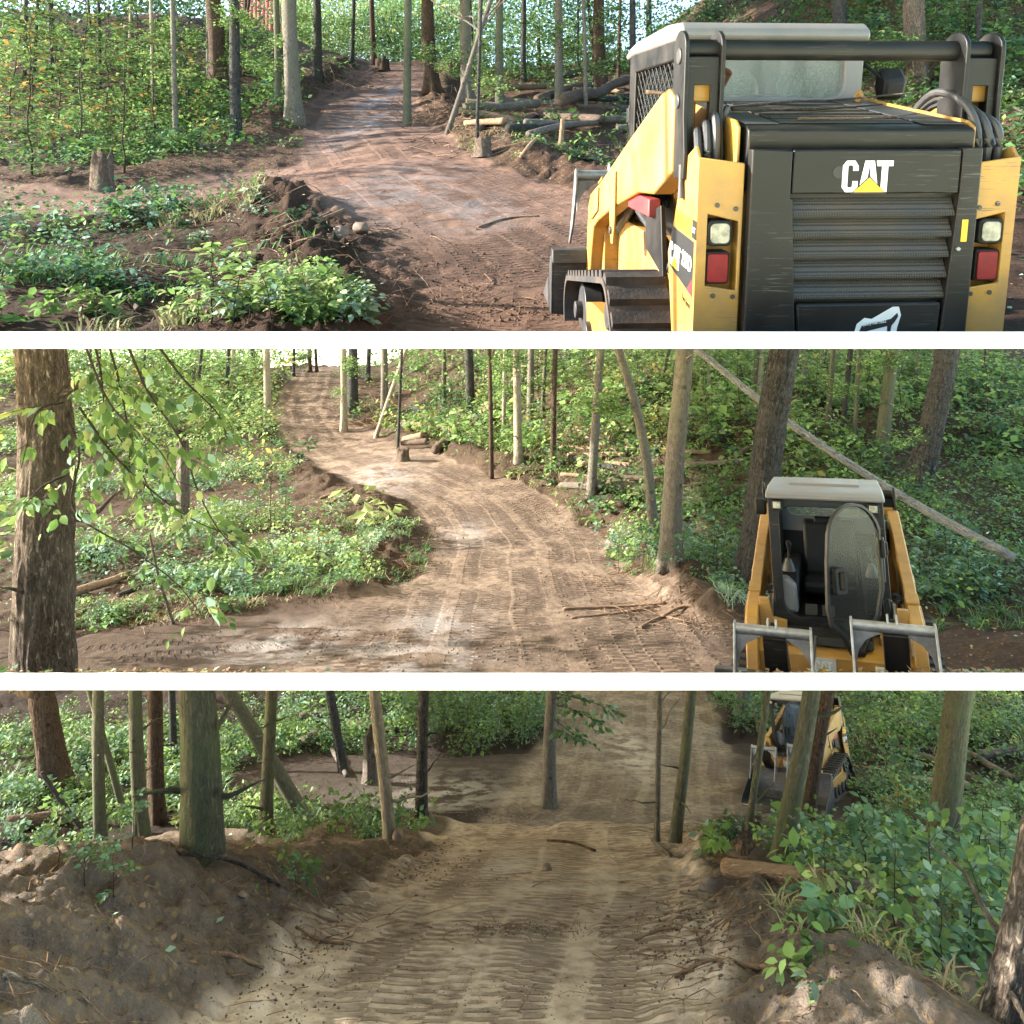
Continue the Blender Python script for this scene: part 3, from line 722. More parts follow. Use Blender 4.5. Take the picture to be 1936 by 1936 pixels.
U2 = 'trees along the tan trail'
T2 = [
 (86, 1400, 76, 660, 104, 'bark_furrow', 'massive furrowed trunk with a knot, foot at the muddy turnout', dict(Y=6.2, flare=0.08, crown=False)),
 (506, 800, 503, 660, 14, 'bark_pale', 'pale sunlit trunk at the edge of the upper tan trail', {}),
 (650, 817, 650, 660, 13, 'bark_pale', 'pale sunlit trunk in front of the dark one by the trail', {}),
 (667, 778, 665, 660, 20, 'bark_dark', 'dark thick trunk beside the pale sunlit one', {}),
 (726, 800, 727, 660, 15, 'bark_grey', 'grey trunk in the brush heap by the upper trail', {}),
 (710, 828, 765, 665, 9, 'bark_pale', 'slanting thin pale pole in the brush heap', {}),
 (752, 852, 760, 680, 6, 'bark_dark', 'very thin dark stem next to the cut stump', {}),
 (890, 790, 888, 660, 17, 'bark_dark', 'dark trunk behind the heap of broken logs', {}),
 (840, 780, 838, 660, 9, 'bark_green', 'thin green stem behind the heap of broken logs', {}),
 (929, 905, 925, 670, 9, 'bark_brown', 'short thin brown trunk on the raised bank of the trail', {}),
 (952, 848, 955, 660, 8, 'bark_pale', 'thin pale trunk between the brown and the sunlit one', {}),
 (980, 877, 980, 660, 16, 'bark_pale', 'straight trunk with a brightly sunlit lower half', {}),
 (1003, 805, 1005, 660, 14, 'bark_grey', 'grey trunk behind the brightly sunlit one', {}),
 (1045, 887, 1052, 660, 11, 'bark_brown', 'peeling brown trunk among yellow-green plants', {}),
 (1117, 942, 1140, 660, 18, 'bark_grey', 'grey trunk leaning towards the bowed one', {}),
 (1237, 1028, 1165, 660, 20, 'bark_grey', 'bowed grey trunk bending over the trail bank', dict(curve=14)),
 (1267, 1062, 1290, 660, 39, 'bark_grey', 'thick straight pale grey trunk next to the bowed one', {}),
 (1425, 1112, 1492, 660, 62, 'bark_dark', 'big dark scaly trunk right behind the open-door loader', {}),
 (1735, 920, 1795, 660, 44, 'bark_dark', 'dark leaning trunk on the green slope beyond the loader', {}),
 (1665, 862, 1684, 660, 24, 'bark_green', 'mid-size olive trunk on the green slope above the fallen pole', {}),
 (1591, 838, 1608, 660, 11, 'bark_dark', 'thin dark trunk on the green slope', {}),
 (1563, 832, 1577, 660, 11, 'bark_green', 'thin greenish trunk on the green slope', {}),
 (1614, 850, 1625, 660, 8, 'bark_green', 'slimmest stem on the green slope', {}),
 (1432, 770, 1440, 660, 14, 'bark_pale', 'pale distant trunk between the two big leaning ones', {}),
 (555, 712, 556, 660, 6, 'bark_dark', 'thin dark trunk at the brow of the tan trail', {}),
 (586, 704, 585, 660, 8, 'bark_brown', 'first of two trunks standing together on the brow', {}),
 (599, 704, 597, 660, 6, 'bark_brown', 'thinner of two trunks standing together on the brow', {}),
 (695, 720, 697, 660, 9, 'bark_dark', 'dark trunk beyond the brush heap near the bright sky', {}),
 (480, 720, 478, 660, 9, 'bark_dark', 'dark trunk in the sunlit thicket', {}),
 (440, 730, 442, 660, 10, 'bark_pale', 'pale trunk in the sunlit thicket', {}),
 (375, 720, 373, 660, 7, 'bark_pale', 'thin pale trunk deep in the sunlit thicket', {}),
]
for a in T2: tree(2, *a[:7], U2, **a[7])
U3 = 'trees above the churned clearing'
T3 = [
 (106, 1502, 82, 1305, 48, 'bark_brown', 'dark flaky trunk rising from the rotten log on the bank', {}),
 (190, 1600, 188, 1305, 23, 'bark_green', 'smooth slim green-grey trunk behind the fallen branch', {}),
 (237, 1552, 170, 1305, 13, 'bark_green', 'thin slanting trunk between two smooth ones', {}),
 (268, 1582, 258, 1305, 27, 'bark_green', 'smooth knotted green-grey trunk beside the flaky dark one', {}),
 (298, 1556, 288, 1305, 31, 'bark_brown', 'flaky dark brown trunk with greenery at its foot', {}),
 (383, 1602, 372, 1305, 74, 'bark_green', 'biggest grey trunk at the top of the bank', dict(flare=0.3)),
 (503, 1572, 512, 1305, 25, 'bark_green', 'slim trunk with a reddish scar down its bark', {}),
 (582, 1562, 432, 1305, 27, 'bark_green', 'mossy trunk slanting behind the scarred one', {}),
 (737, 1582, 708, 1305, 24, 'bark_pale', 'leaning trunk sunlit at the top above the split stump', {}),
 (796, 1542, 803, 1305, 23, 'bark_dark', 'nearly black trunk in front of the churned clearing', {}),
 (1038, 1527, 1046, 1305, 26, 'bark_grey', 'trunk with flared roots between clearing and trail', dict(flare=0.9)),
 (1242, 1590, 1247, 1305, 12, 'bark_grey', 'thin pale-grey trunk with peeled foot beside the trail', {}),
 (1276, 1592, 1308, 1305, 23, 'bark_green', 'olive trunk leaning beside the thin peeled one', {}),
 (1413, 1582, 1452, 1305, 14, 'bark_green', 'thin dark green trunk in front of the bucket', {}),
 (1480, 1615, 1535, 1305, 37, 'bark_green', 'smooth leaning trunk crossing in front of the far loader', {}),
 (1521, 1572, 1566, 1305, 31, 'bark_brown', 'rough dark leaning trunk crossing in front of the far loader', {}),
 (1765, 1652, 1820, 1305, 54, 'bark_green', 'thick leaning olive trunk behind the lying log', {}),
 (1888, 1960, 1942, 1690, 60, 'bark_furrow', 'leaning rough trunk close to the leafy raspberry canes', dict(Y=3.9, crown=False, broken=1400)),
 (1402, 1352, 1402, 1305, 24, 'bark_grey', 'pale grey trunk beyond the far loader, foot in shrubs', {}),
 (650, 1462, 620, 1305, 18, 'bark_dark', 'dark trunk behind the white fallen limb', {}),
 (330, 1440, 322, 1305, 14, 'bark_dark', 'thin dark trunk far behind the biggest grey one', {}),
]
for a in T3: tree(3, *a[:7], U3, **a[7])

rt = np.random.default_rng(77)
for i in range(16):
    x = [rt.uniform(0, 520), rt.uniform(860, 1190)][i % 2]; y = rt.uniform(122, 165)
    tree(1, x, y, x + rt.normal() * 5, 32, rt.uniform(4, 9), ['bark_dark', 'bark_brown', 'bark_grey'][i % 3], 'thin distant trunk in the hillside woods', 'distant trunks of the hillside woods')
for i in range(18):
    x = rt.uniform(860, 1900) if i % 3 else rt.uniform(150, 480); y = rt.uniform(715, 780)
    tree(2, x, y, x + 6 + rt.normal() * 6, 660, rt.uniform(4, 9), ['bark_dark', 'bark_green', 'bark_grey'][i % 3], 'thin distant trunk in the leafy woods above the tan trail', 'distant trunks above the tan trail')
# ------------------------------------------------------------------ ground plants (uncountable: stuff)
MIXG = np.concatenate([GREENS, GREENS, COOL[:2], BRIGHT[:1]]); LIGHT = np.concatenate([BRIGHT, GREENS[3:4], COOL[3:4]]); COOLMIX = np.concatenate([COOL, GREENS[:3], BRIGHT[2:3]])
THICK = np.concatenate([GREENS, BRIGHT[:1], AUTUMN[:1]]); SUNNY = np.concatenate([BRIGHT, GREENS[1:4], GREENS[3:5], AUTUMN[2:3]])  # SUNNY greens carry sunlight in their brighter leaf colour
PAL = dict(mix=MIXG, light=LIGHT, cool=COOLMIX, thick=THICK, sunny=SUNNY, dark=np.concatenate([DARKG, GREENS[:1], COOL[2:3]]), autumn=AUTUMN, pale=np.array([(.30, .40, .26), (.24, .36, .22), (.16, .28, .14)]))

def undergrowth(k, name, label, patches, seed, fine_upto=13.0):
    """patches: (x, y, across m, deep m, plants, height m, leaves each, leaf m, palette)"""
    r = np.random.default_rng(seed); acc = {True: [], False: []}
    for (x, y, rx, ry, n, h, m, sz, pal) in patches:
        c = hit(k, x, y); nc = max(3, n // 7); cx = r.normal(size=nc) * 0.5; cy = r.normal(size=nc) * 0.5; w = r.integers(0, nc, n)
        X = c.x + rx * (cx[w] + r.normal(size=n) * 0.11); Y = c.y + ry * (cy[w] + r.normal(size=n) * 0.11)
        fl = fields(k, X, Y); keep = (np.maximum(fl[4], fl[5]) < 0.35 + 0.2 * r.random(n)) & (Y > FRONT[k] + 0.1)
        keep &= np.abs(X) < 0.70 * Y + 1.5
        X, Y = X[keep], Y[keep]; n2 = len(X)
        if not n2: continue
        Z = ground(k, X, Y); B = np.repeat(np.stack([X, Y, Z], -1), m, 0); N_ = n2 * m
        hh = np.repeat(h * (0.45 + 0.75 * r.random(n2)), m); t = 0.12 + 0.88 * r.random(N_) ** 0.8; a = r.random(N_) * 6.283
        lean = np.repeat(r.normal(size=(n2, 2)) * 0.25, m, 0)
        rad = hh * 0.55 * np.sqrt(r.random(N_)) * (1.15 - 0.6 * t)
        P = B + np.stack([np.cos(a) * rad + lean[:, 0] * hh * t, np.sin(a) * rad + lean[:, 1] * hh * t, hh * t], -1)
        D = np.stack([np.cos(a), np.sin(a), r.normal(size=N_) * 0.45 - 0.1], -1); N = np.stack([r.normal(size=N_) * 0.5, r.normal(size=N_) * 0.5, np.ones(N_)], -1)
        C = pick(PAL[pal], n2, r, 0.42); C = np.repeat(C, m, 0) * (0.8 + 0.4 * r.random((N_, 1)))
        S_ = sz * (0.45 + 0.7 * r.random(N_)) * np.repeat(np.exp(r.normal(size=n2) * 0.32), m); f = c.y < fine_upto
        acc[f].append((P, D, N, S_, C))
    o = []
    for f in (True, False):
        if acc[f]:
            q = [np.concatenate(z) for z in zip(*acc[f])]
            o.append(tag(obj(name, leaf_mesh(name, *q, fine=f)), label if len(acc[True]) == 0 or f else label.replace('near', 'far'), 'plants', kind='stuff'))
    return o

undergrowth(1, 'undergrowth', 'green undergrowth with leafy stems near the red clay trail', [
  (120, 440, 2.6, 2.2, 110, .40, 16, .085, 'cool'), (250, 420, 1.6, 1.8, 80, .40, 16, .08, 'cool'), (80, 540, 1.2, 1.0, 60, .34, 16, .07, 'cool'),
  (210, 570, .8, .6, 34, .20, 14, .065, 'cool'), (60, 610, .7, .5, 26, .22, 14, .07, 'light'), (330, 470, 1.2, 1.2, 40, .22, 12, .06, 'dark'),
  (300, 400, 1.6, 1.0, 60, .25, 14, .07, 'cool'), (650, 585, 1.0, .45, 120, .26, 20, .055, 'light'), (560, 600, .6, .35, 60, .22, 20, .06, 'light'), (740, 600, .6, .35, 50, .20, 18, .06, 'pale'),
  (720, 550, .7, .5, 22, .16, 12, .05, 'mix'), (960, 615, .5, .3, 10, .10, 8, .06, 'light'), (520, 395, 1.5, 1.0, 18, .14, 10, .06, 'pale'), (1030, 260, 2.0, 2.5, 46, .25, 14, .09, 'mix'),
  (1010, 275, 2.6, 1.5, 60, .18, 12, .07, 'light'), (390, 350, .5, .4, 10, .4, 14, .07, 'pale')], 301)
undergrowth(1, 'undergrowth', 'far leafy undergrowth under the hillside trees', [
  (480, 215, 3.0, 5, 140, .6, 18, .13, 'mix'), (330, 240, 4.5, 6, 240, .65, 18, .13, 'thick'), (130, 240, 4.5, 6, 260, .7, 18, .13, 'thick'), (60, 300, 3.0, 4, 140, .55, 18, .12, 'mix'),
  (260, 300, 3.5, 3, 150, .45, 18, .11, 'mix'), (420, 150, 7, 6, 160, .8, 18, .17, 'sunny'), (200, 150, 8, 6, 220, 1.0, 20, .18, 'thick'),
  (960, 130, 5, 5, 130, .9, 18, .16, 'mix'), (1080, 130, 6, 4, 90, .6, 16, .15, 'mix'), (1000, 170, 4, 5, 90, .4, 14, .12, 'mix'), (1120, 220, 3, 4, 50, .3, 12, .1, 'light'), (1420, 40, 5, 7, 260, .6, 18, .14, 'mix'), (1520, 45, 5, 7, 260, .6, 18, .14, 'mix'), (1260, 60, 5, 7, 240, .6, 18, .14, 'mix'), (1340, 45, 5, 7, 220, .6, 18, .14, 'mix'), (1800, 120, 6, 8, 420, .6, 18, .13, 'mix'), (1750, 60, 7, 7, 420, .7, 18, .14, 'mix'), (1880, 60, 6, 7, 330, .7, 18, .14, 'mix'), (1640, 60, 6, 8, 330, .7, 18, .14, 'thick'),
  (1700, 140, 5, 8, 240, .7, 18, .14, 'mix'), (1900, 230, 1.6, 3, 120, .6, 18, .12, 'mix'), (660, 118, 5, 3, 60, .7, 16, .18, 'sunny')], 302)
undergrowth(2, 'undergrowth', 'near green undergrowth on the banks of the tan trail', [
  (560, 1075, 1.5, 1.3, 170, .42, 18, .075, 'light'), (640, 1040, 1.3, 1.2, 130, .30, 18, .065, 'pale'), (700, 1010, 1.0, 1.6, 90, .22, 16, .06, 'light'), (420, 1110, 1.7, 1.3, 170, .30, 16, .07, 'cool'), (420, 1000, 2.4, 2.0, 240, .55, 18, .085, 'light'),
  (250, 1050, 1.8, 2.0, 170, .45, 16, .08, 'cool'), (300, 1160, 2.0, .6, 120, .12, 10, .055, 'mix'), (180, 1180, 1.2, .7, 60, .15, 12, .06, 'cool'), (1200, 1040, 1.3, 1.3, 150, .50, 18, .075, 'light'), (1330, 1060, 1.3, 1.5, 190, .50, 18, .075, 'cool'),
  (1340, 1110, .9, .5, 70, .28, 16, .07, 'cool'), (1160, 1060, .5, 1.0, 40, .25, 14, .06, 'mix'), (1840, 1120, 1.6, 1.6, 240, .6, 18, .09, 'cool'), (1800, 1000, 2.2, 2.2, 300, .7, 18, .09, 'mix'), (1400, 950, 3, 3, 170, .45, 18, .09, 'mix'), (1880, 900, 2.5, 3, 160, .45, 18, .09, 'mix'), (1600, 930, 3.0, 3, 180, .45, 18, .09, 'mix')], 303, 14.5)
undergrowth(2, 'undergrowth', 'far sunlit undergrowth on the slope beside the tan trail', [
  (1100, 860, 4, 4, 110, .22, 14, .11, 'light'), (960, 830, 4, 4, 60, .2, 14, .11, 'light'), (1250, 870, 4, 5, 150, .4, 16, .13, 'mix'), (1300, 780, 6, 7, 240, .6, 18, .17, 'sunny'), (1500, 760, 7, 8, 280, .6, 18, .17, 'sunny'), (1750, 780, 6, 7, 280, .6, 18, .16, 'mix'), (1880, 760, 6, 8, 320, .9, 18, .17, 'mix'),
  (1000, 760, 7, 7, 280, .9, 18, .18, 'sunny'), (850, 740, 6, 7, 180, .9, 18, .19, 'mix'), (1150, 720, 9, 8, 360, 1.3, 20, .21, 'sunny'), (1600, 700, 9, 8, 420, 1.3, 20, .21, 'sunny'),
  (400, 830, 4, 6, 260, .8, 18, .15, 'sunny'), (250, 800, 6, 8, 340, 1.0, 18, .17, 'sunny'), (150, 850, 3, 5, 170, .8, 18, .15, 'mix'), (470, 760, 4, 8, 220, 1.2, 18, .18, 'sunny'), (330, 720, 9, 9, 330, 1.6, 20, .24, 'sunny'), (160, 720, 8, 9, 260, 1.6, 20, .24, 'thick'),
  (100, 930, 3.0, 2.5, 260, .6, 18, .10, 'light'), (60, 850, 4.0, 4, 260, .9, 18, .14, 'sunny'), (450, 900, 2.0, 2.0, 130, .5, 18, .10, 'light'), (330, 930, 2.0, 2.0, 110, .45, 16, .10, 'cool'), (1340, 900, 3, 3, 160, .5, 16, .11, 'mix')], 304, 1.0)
undergrowth(3, 'undergrowth', 'near broad-leaved plants and brambles beside the grey clay trail', [
  (1650, 1640, 1.2, 1.3, 100, .45, 16, .085, 'cool'), (1800, 1620, 1.4, 1.6, 130, .5, 16, .085, 'cool'), (1800, 1760, 1.1, .9, 70, .38, 14, .085, 'light'), (1880, 1850, .8, .7, 40, .3, 12, .085, 'cool'), (1760, 1860, .6, .5, 16, .22, 12, .085, 'cool'),
  (1880, 1600, 1.2, 2, 110, .6, 16, .09, 'mix'), (70, 1590, .9, .8, 34, .34, 12, .10, 'cool'), (150, 1620, .7, .5, 18, .22, 10, .10, 'cool'), (560, 1650, .25, .2, 7, .18, 10, .06, 'mix'), (540, 1565, .9, 1.1, 70, .34, 14, .07, 'mix'), (640, 1550, 1.2, 1.4, 90, .36, 16, .07, 'cool'), (550, 1520, 1.5, 2.0, 120, .42, 16, .08, 'mix'),
  (780, 1575, .8, .4, 34, .18, 14, .06, 'cool'), (450, 1560, 1.0, 1.5, 110, .40, 16, .08, 'light'), (1300, 1600, .5, .4, 30, .16, 14, .06, 'cool'), (1400, 1605, .4, .5, 16, .22, 12, .07, 'light'), (1510, 1875, .25, .2, 5, .10, 8, .08, 'light')], 305, 12.0)
undergrowth(3, 'undergrowth', 'far green undergrowth round the churned clearing', [
  (940, 1370, 2.6, 3.5, 330, 1.0, 20, .12, 'cool'), (860, 1340, 3.0, 4, 260, 1.0, 20, .13, 'mix'), (1030, 1370, 1.4, 2.5, 150, .7, 18, .11, 'cool'), (540, 1420, 4, 5, 360, .6, 18, .12, 'mix'), (430, 1440, 4, 5, 300, .55, 18, .12, 'cool'), (180, 1430, 4, 5, 330, .5, 16, .12, 'cool'), (60, 1400, 3, 5, 230, .5, 16, .12, 'mix'), (300, 1500, 3, 3, 200, .45, 16, .10, 'mix'),
  (700, 1420, 1.6, 2, 100, .5, 16, .10, 'cool'), (1420, 1350, 2.2, 3.5, 300, .8, 18, .12, 'cool'), (1480, 1320, 3, 4, 200, .9, 18, .13, 'mix'), (1700, 1380, 3.5, 4, 420, .6, 18, .12, 'mix'), (1850, 1380, 3, 4, 330, .6, 18, .12, 'mix'), (1760, 1330, 4, 4, 330, .7, 18, .13, 'light'), (1800, 1520, 2.5, 2, 190, .5, 16, .1, 'mix'), (1660, 1540, 1.4, 1.4, 70, .5, 16, .09, 'cool'), (650, 1330, 4, 4, 240, .8, 18, .13, 'cool')], 306, 1.0)

# far sunlit woods closing the view beyond the brows
def far_woods(k, name, label, n, x0, x1, y0, y1, Y0, Y1, size, pal, seed):
    r = np.random.default_rng(seed); cN = max(8, n // 190)
    cx = x0 + (x1 - x0) * r.random(cN); cy = y0 + (y1 - y0) * r.random(cN) ** 0.8; cY = Y0 + (Y1 - Y0) * r.random(cN); w = r.integers(0, cN, n)
    c = np.stack([(cx - 968) / F * cY, cY, (HZ - cy) / F * cY], -1)
    P = c[w] + r.normal(size=(n, 3)) * np.array([1.15, 1.1, 0.8]); cc = pick(PAL[pal], cN, r, 0.3)[w] * (0.75 + 0.5 * r.random((n, 1)))
    return tag(obj(name, leaf_mesh(name, P, rand_dirs(n, r), rand_dirs(n, r, 0.5), size * (0.6 + 0.8 * r.random(n)), cc, False)), label, 'woods', kind='stuff')
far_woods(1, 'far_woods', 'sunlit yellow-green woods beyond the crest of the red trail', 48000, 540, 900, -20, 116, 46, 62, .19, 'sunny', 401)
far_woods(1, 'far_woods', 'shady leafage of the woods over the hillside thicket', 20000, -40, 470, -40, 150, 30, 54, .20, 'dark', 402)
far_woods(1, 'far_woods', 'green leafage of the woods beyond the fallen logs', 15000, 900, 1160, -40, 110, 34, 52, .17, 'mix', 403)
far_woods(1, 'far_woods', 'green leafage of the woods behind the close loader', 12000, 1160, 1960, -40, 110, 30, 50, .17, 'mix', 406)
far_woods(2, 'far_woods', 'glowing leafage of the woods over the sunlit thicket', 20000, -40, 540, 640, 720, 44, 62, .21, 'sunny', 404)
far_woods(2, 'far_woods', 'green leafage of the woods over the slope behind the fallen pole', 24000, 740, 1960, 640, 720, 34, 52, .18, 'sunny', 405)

# ------------------------------------------------------------------ saplings and single plants
def plant(name, label, group, k, stems, loc, rz, s, cat='sapling'):
    o = empty(name, loc, label, cat, group); o.rotation_euler = (0, 0, rz); o.scale = (s, s, s)
    a = bpy.data.objects.new('stem', stems[0]); link(a, o); b = bpy.data.objects.new('foliage', stems[1]); link(b, o)
    if not stems[0].materials: stems[0].materials.append(M['twig'])
    return o
SAP = dict(thick=[sapling_meshes(500 + i, 3.2, 22, 420, .125, np.concatenate([GREENS, DARKG, GREENS, AUTUMN[:2]]), .42, .12, .022) for i in range(3)],
           green=[sapling_meshes(510 + i, 2.6, 20, 330, .12, np.concatenate([GREENS, COOL[:3]]), .40, .12, .016) for i in range(3)],
           sunny=[sapling_meshes(520 + i, 3.4, 22, 360, .15, np.concatenate([BRIGHT, GREENS[3:]]), .42, .15, .02) for i in range(3)],
           small=[sapling_meshes(530 + i, 0.75, 9, 80, .085, np.concatenate([COOL, GREENS[3:4]]), .50, .15, .005) for i in range(3)],
           bright=[sapling_meshes(540 + i, 0.42, 7, 46, .070, BRIGHT, .60, .25, .003) for i in range(3)],
           russet=[sapling_meshes(550 + i, 0.8, 9, 90, .10, np.concatenate([BRIGHT[:2], AUTUMN[:2], GREENS[3:]]), .50, .1, .006) for i in range(2)])
def plants(kind, k, label, group, spots, name='sapling', cat='sapling'):
    for i, (x, y, s) in enumerate(spots):
        p = hit(k, x, y); plant(name, label, group, k, SAP[kind][i % len(SAP[kind])], p, (x * 1.3 + y) % 6.28, s, cat)
plants('thick', 1, 'dark leafy sapling with yellowing leaves in the hillside thicket', 'hillside thicket saplings', [(60, 330, .95), (150, 300, 1.0), (235, 330, .85), (110, 250, 1.1), (200, 235, 1.15), (290, 265, 1.0), (20, 270, 1.1), (350, 235, .8), (160, 200, 1.3), (60, 215, 1.3), (270, 190, 1.3), (-20, 340, 1.0), (400, 240, .55)])
plants('green', 1, 'green shrubby sapling on the ridge behind the fallen logs', 'ridge saplings', [(925, 150, .9), (970, 130, 1.1), (1005, 140, .9), (900, 140, .6), (1150, 120, 1.0), (850, 165, .5)])
plants('green', 1, 'green sapling on the slope behind the close loader', 'saplings behind the close loader', [(1690, 190, .55), (1790, 170, .7), (1880, 215, .6), (1650, 150, .6), (1830, 120, .9), (1770, 110, .9)])
plants('bright', 1, 'bright lime seedling with pointed leaves in front of the brush', 'lime seedlings', [(400, 622, 1.35), (440, 618, 1.25), (470, 624, 1.0), (375, 626, .9), (515, 625, .9), (45, 480, 1.0)], 'seedling', 'seedling')
plants('sunny', 2, 'glowing yellow-green sapling in the sunlit thicket', 'sunlit thicket saplings', [(200, 880, .7), (300, 840, .8), (400, 830, .8), (170, 800, 1.1), (270, 780, 1.2), (370, 775, 1.2), (450, 790, 1.0), (130, 850, .9), (480, 830, .6)])
plants('green', 2, 'slender green sapling beside the upper tan trail', 'trailside saplings', [(510, 1010, .78), (485, 985, .5), (540, 1000, .45), (845, 850, .8), (890, 860, .7), (820, 830, .7), (915, 850, .6)])
plants('sunny', 2, 'yellow-green sapling on the slope behind the open-door loader', 'slope saplings', [(1330, 860, .7), (1400, 840, .8), (1480, 830, .8), (1540, 850, .7), (1640, 850, .8), (1700, 830, .9), (1800, 860, .9), (1870, 850, .9), (1120, 800, .9), (1200, 790, 1.0), (1080, 820, .7), (1300, 770, 1.2), (1560, 760, 1.2), (1780, 760, 1.2), (1400, 740, 1.3), (1650, 740, 1.3), (1860, 740, 1.3), (960, 780, 1.0), (1020, 770, 1.0)])
plants('small', 2, 'leafy cool green plant on the trail bank', 'bank plants', [(1170, 1085, .9), (1215, 1075, 1.0), (1290, 1085, 1.0), (1350, 1075, 1.1), (1390, 1100, .8), (1760, 1130, 1.2), (1830, 1140, 1.2), (1880, 1150, 1.1), (1790, 1085, 1.2), (460, 1110, .9), (520, 1095, 1.0), (400, 1085, 1.1), (350, 1110, .9), (200, 1060, 1.0)], 'leafy_plant', 'plant')
plants('russet', 2, 'bushy plant with russet-tipped yellow-green leaves', 'russet bushes', [(600, 1075, 1.05), (570, 1065, .9)], 'bush', 'bush')
plants('small', 3, 'tall broad-leaved cane in front of the lying stripped log', 'canes by the stripped log', [(1560, 1690, .7), (1640, 1700, .9), (1700, 1730, 1.0), (1755, 1760, .95), (1800, 1740, 1.0), (1850, 1700, 1.1), (1690, 1770, .8), (1830, 1820, .9), (1780, 1850, .7), (1890, 1760, 1.0), (1740, 1640, 1.2), (1610, 1655, .6)], 'bramble', 'bramble')
plants('russet', 3, 'feathery yellow-green plant rising beside the far loader', 'feathery plants', [(1695, 1560, 1.2), (1720, 1570, 1.0)], 'fern', 'fern')
plants('green', 3, 'bushy green shrub bordering the far churned clearing', 'clearing shrubs', [(880, 1420, .55), (940, 1425, .55), (990, 1415, .5), (840, 1400, .6), (910, 1390, .7), (1400, 1390, .5), (1450, 1390, .45), (1380, 1370, .6), (620, 1420, .6), (560, 1400, .6)], 'shrub', 'shrub')
plants('small', 3, 'broad-leaved sprig on the crest of the soil bank', 'sprigs on the bank', [(110, 1650, .55), (60, 1640, .6), (250, 1615, .45), (215, 1700, .4), (560, 1690, .35), (160, 1680, .45)], 'sprig', 'sprig')

# drooping branches of the massive trunk
big = [o for o in col.objects if o.get('label', '').startswith('massive furrowed')][0]
def droop(px, Y, dY, sz, nleaf, seed, parent, k=2, pal=None):
    r = np.random.default_rng(seed); n = len(px); pts = np.array([at(x, y, Y + dY * i / (n - 1)) for i, (x, y) in enumerate(px)]); pts = spline(pts, 8) - np.array(parent.matrix_world.translation if parent.parent else parent.location)
    w = Wood().add(pts, np.linspace(0.011, 0.003, len(pts)), 6, cap=False)
    P = []; D = []
    for j in range(nleaf):
        i = r.integers(2, len(pts)); d = pts[i] - pts[i - 1]; d /= np.linalg.norm(d); a = r.random() * 6.28
        out = np.array([math.cos(a), math.sin(a) * 0.6, -0.2]); L = 0.05 + 0.28 * r.random(); e = pts[i] + (out + d * 0.5) * L
        if r.random() < 0.5: w.add(np.array([pts[i], (pts[i] + e) / 2 + (0, 0, 0.015), e]), [0.003, 0.002, 0.0015], 4, cap=False)
        for c in range(3): P.append(pts[i] + (e - pts[i]) * (0.5 + 0.25 * c)); D.append(out * (0.6 if c < 2 else 1) + d * 0.7 + r.normal(size=3) * 0.35 + np.array([0, 0, -0.25]))
    P = np.array(P); D = np.array(D); m = len(P)
    b = obj('branch', w.mesh('branch'), M['twig'], parent)
    obj('foliage', leaf_mesh('foliage', P, D, np.stack([r.normal(size=m) * .5, -0.5 + r.normal(size=m) * .5, np.ones(m)], -1), sz * (0.55 + 0.7 * r.random(m)), pick(pal if pal is not None else np.concatenate([GREENS, BRIGHT, COOL[3:4]]), m, r), True), None, b)
for i, (px, dY) in enumerate([([(128, 790), (150, 860), (140, 965), (250, 1040), (330, 1100), (380, 1160)], -0.3), ([(205, 650), (225, 720), (240, 800), (245, 860), (238, 900)], 0.2), ([(160, 650), (195, 740), (230, 790), (300, 850), (345, 930)], -0.4),
        ([(240, 650), (280, 740), (340, 830), (375, 930), (420, 1010), (480, 1060)], -0.2), ([(150, 770), (215, 860), (290, 930), (360, 980), (450, 1020)], -0.1), ([(120, 900), (80, 920), (50, 950)], -0.5), ([(120, 760), (70, 780), (40, 885)], -0.5), ([(300, 655), (350, 720), (410, 780), (430, 830)], 0.3), ([(180, 655), (190, 700), (205, 790), (260, 880), (300, 960)], 0.1)]):
    droop(px, 5.85, dY, .10, 26 if i not in (5, 6) else 9, 610 + i, big)
t3 = [o for o in col.objects if o.get('label', '').startswith('trunk with flared roots')][0]
for i, px in enumerate([[(1046, 1330), (1090, 1345), (1140, 1370)], [(1050, 1310), (1110, 1325), (1165, 1345)], [(1048, 1360), (1080, 1385), (1110, 1400)]]): droop(px, t3.location.y - 0.3, -0.6, .12, 26, 640 + i, t3, 3, np.concatenate([COOL, GREENS]))

# ------------------------------------------------------------------ logs, stumps, branches, stones, roots
def log(name, label, k, px, w, mat='dead_wood', lift=0.6, group=None, cat='log', dY=0.0, wob=0.016, taper=0.8, Ys=None, sides=12, amp=0.16):
    if Ys is None: pts = [hit(k, x, y) for x, y in px]
    else: pts = [at(x, y, Y) for (x, y), Y in zip(px, Ys)]
    r = 0.5 * w / F * min(p.y for p in pts) * 1.15
    if Ys is None: pts = [p + Vector((0, 0, r * lift * 1.2)) for p in pts]
    q = np.array(pts); q = spline(q, 9) if len(q) > 2 else wavy(q[0], q[1], 14, wob, int(px[0][0] + px[0][1]))
    o = pts[0].copy()
    return tag(obj(name, _shift(Wood().add(q, r * np.linspace(1, taper, len(q)), sides, amp=amp, seed=int(px[0][0])).mesh(name, o)), M[mat]), label, cat, group), o
def _shift(me): return me
def logs(items):
    for it in items:
        o, p = log(*it[0], **it[1]); o.location = p
L1 = 'fallen wood behind the bend of the red trail'
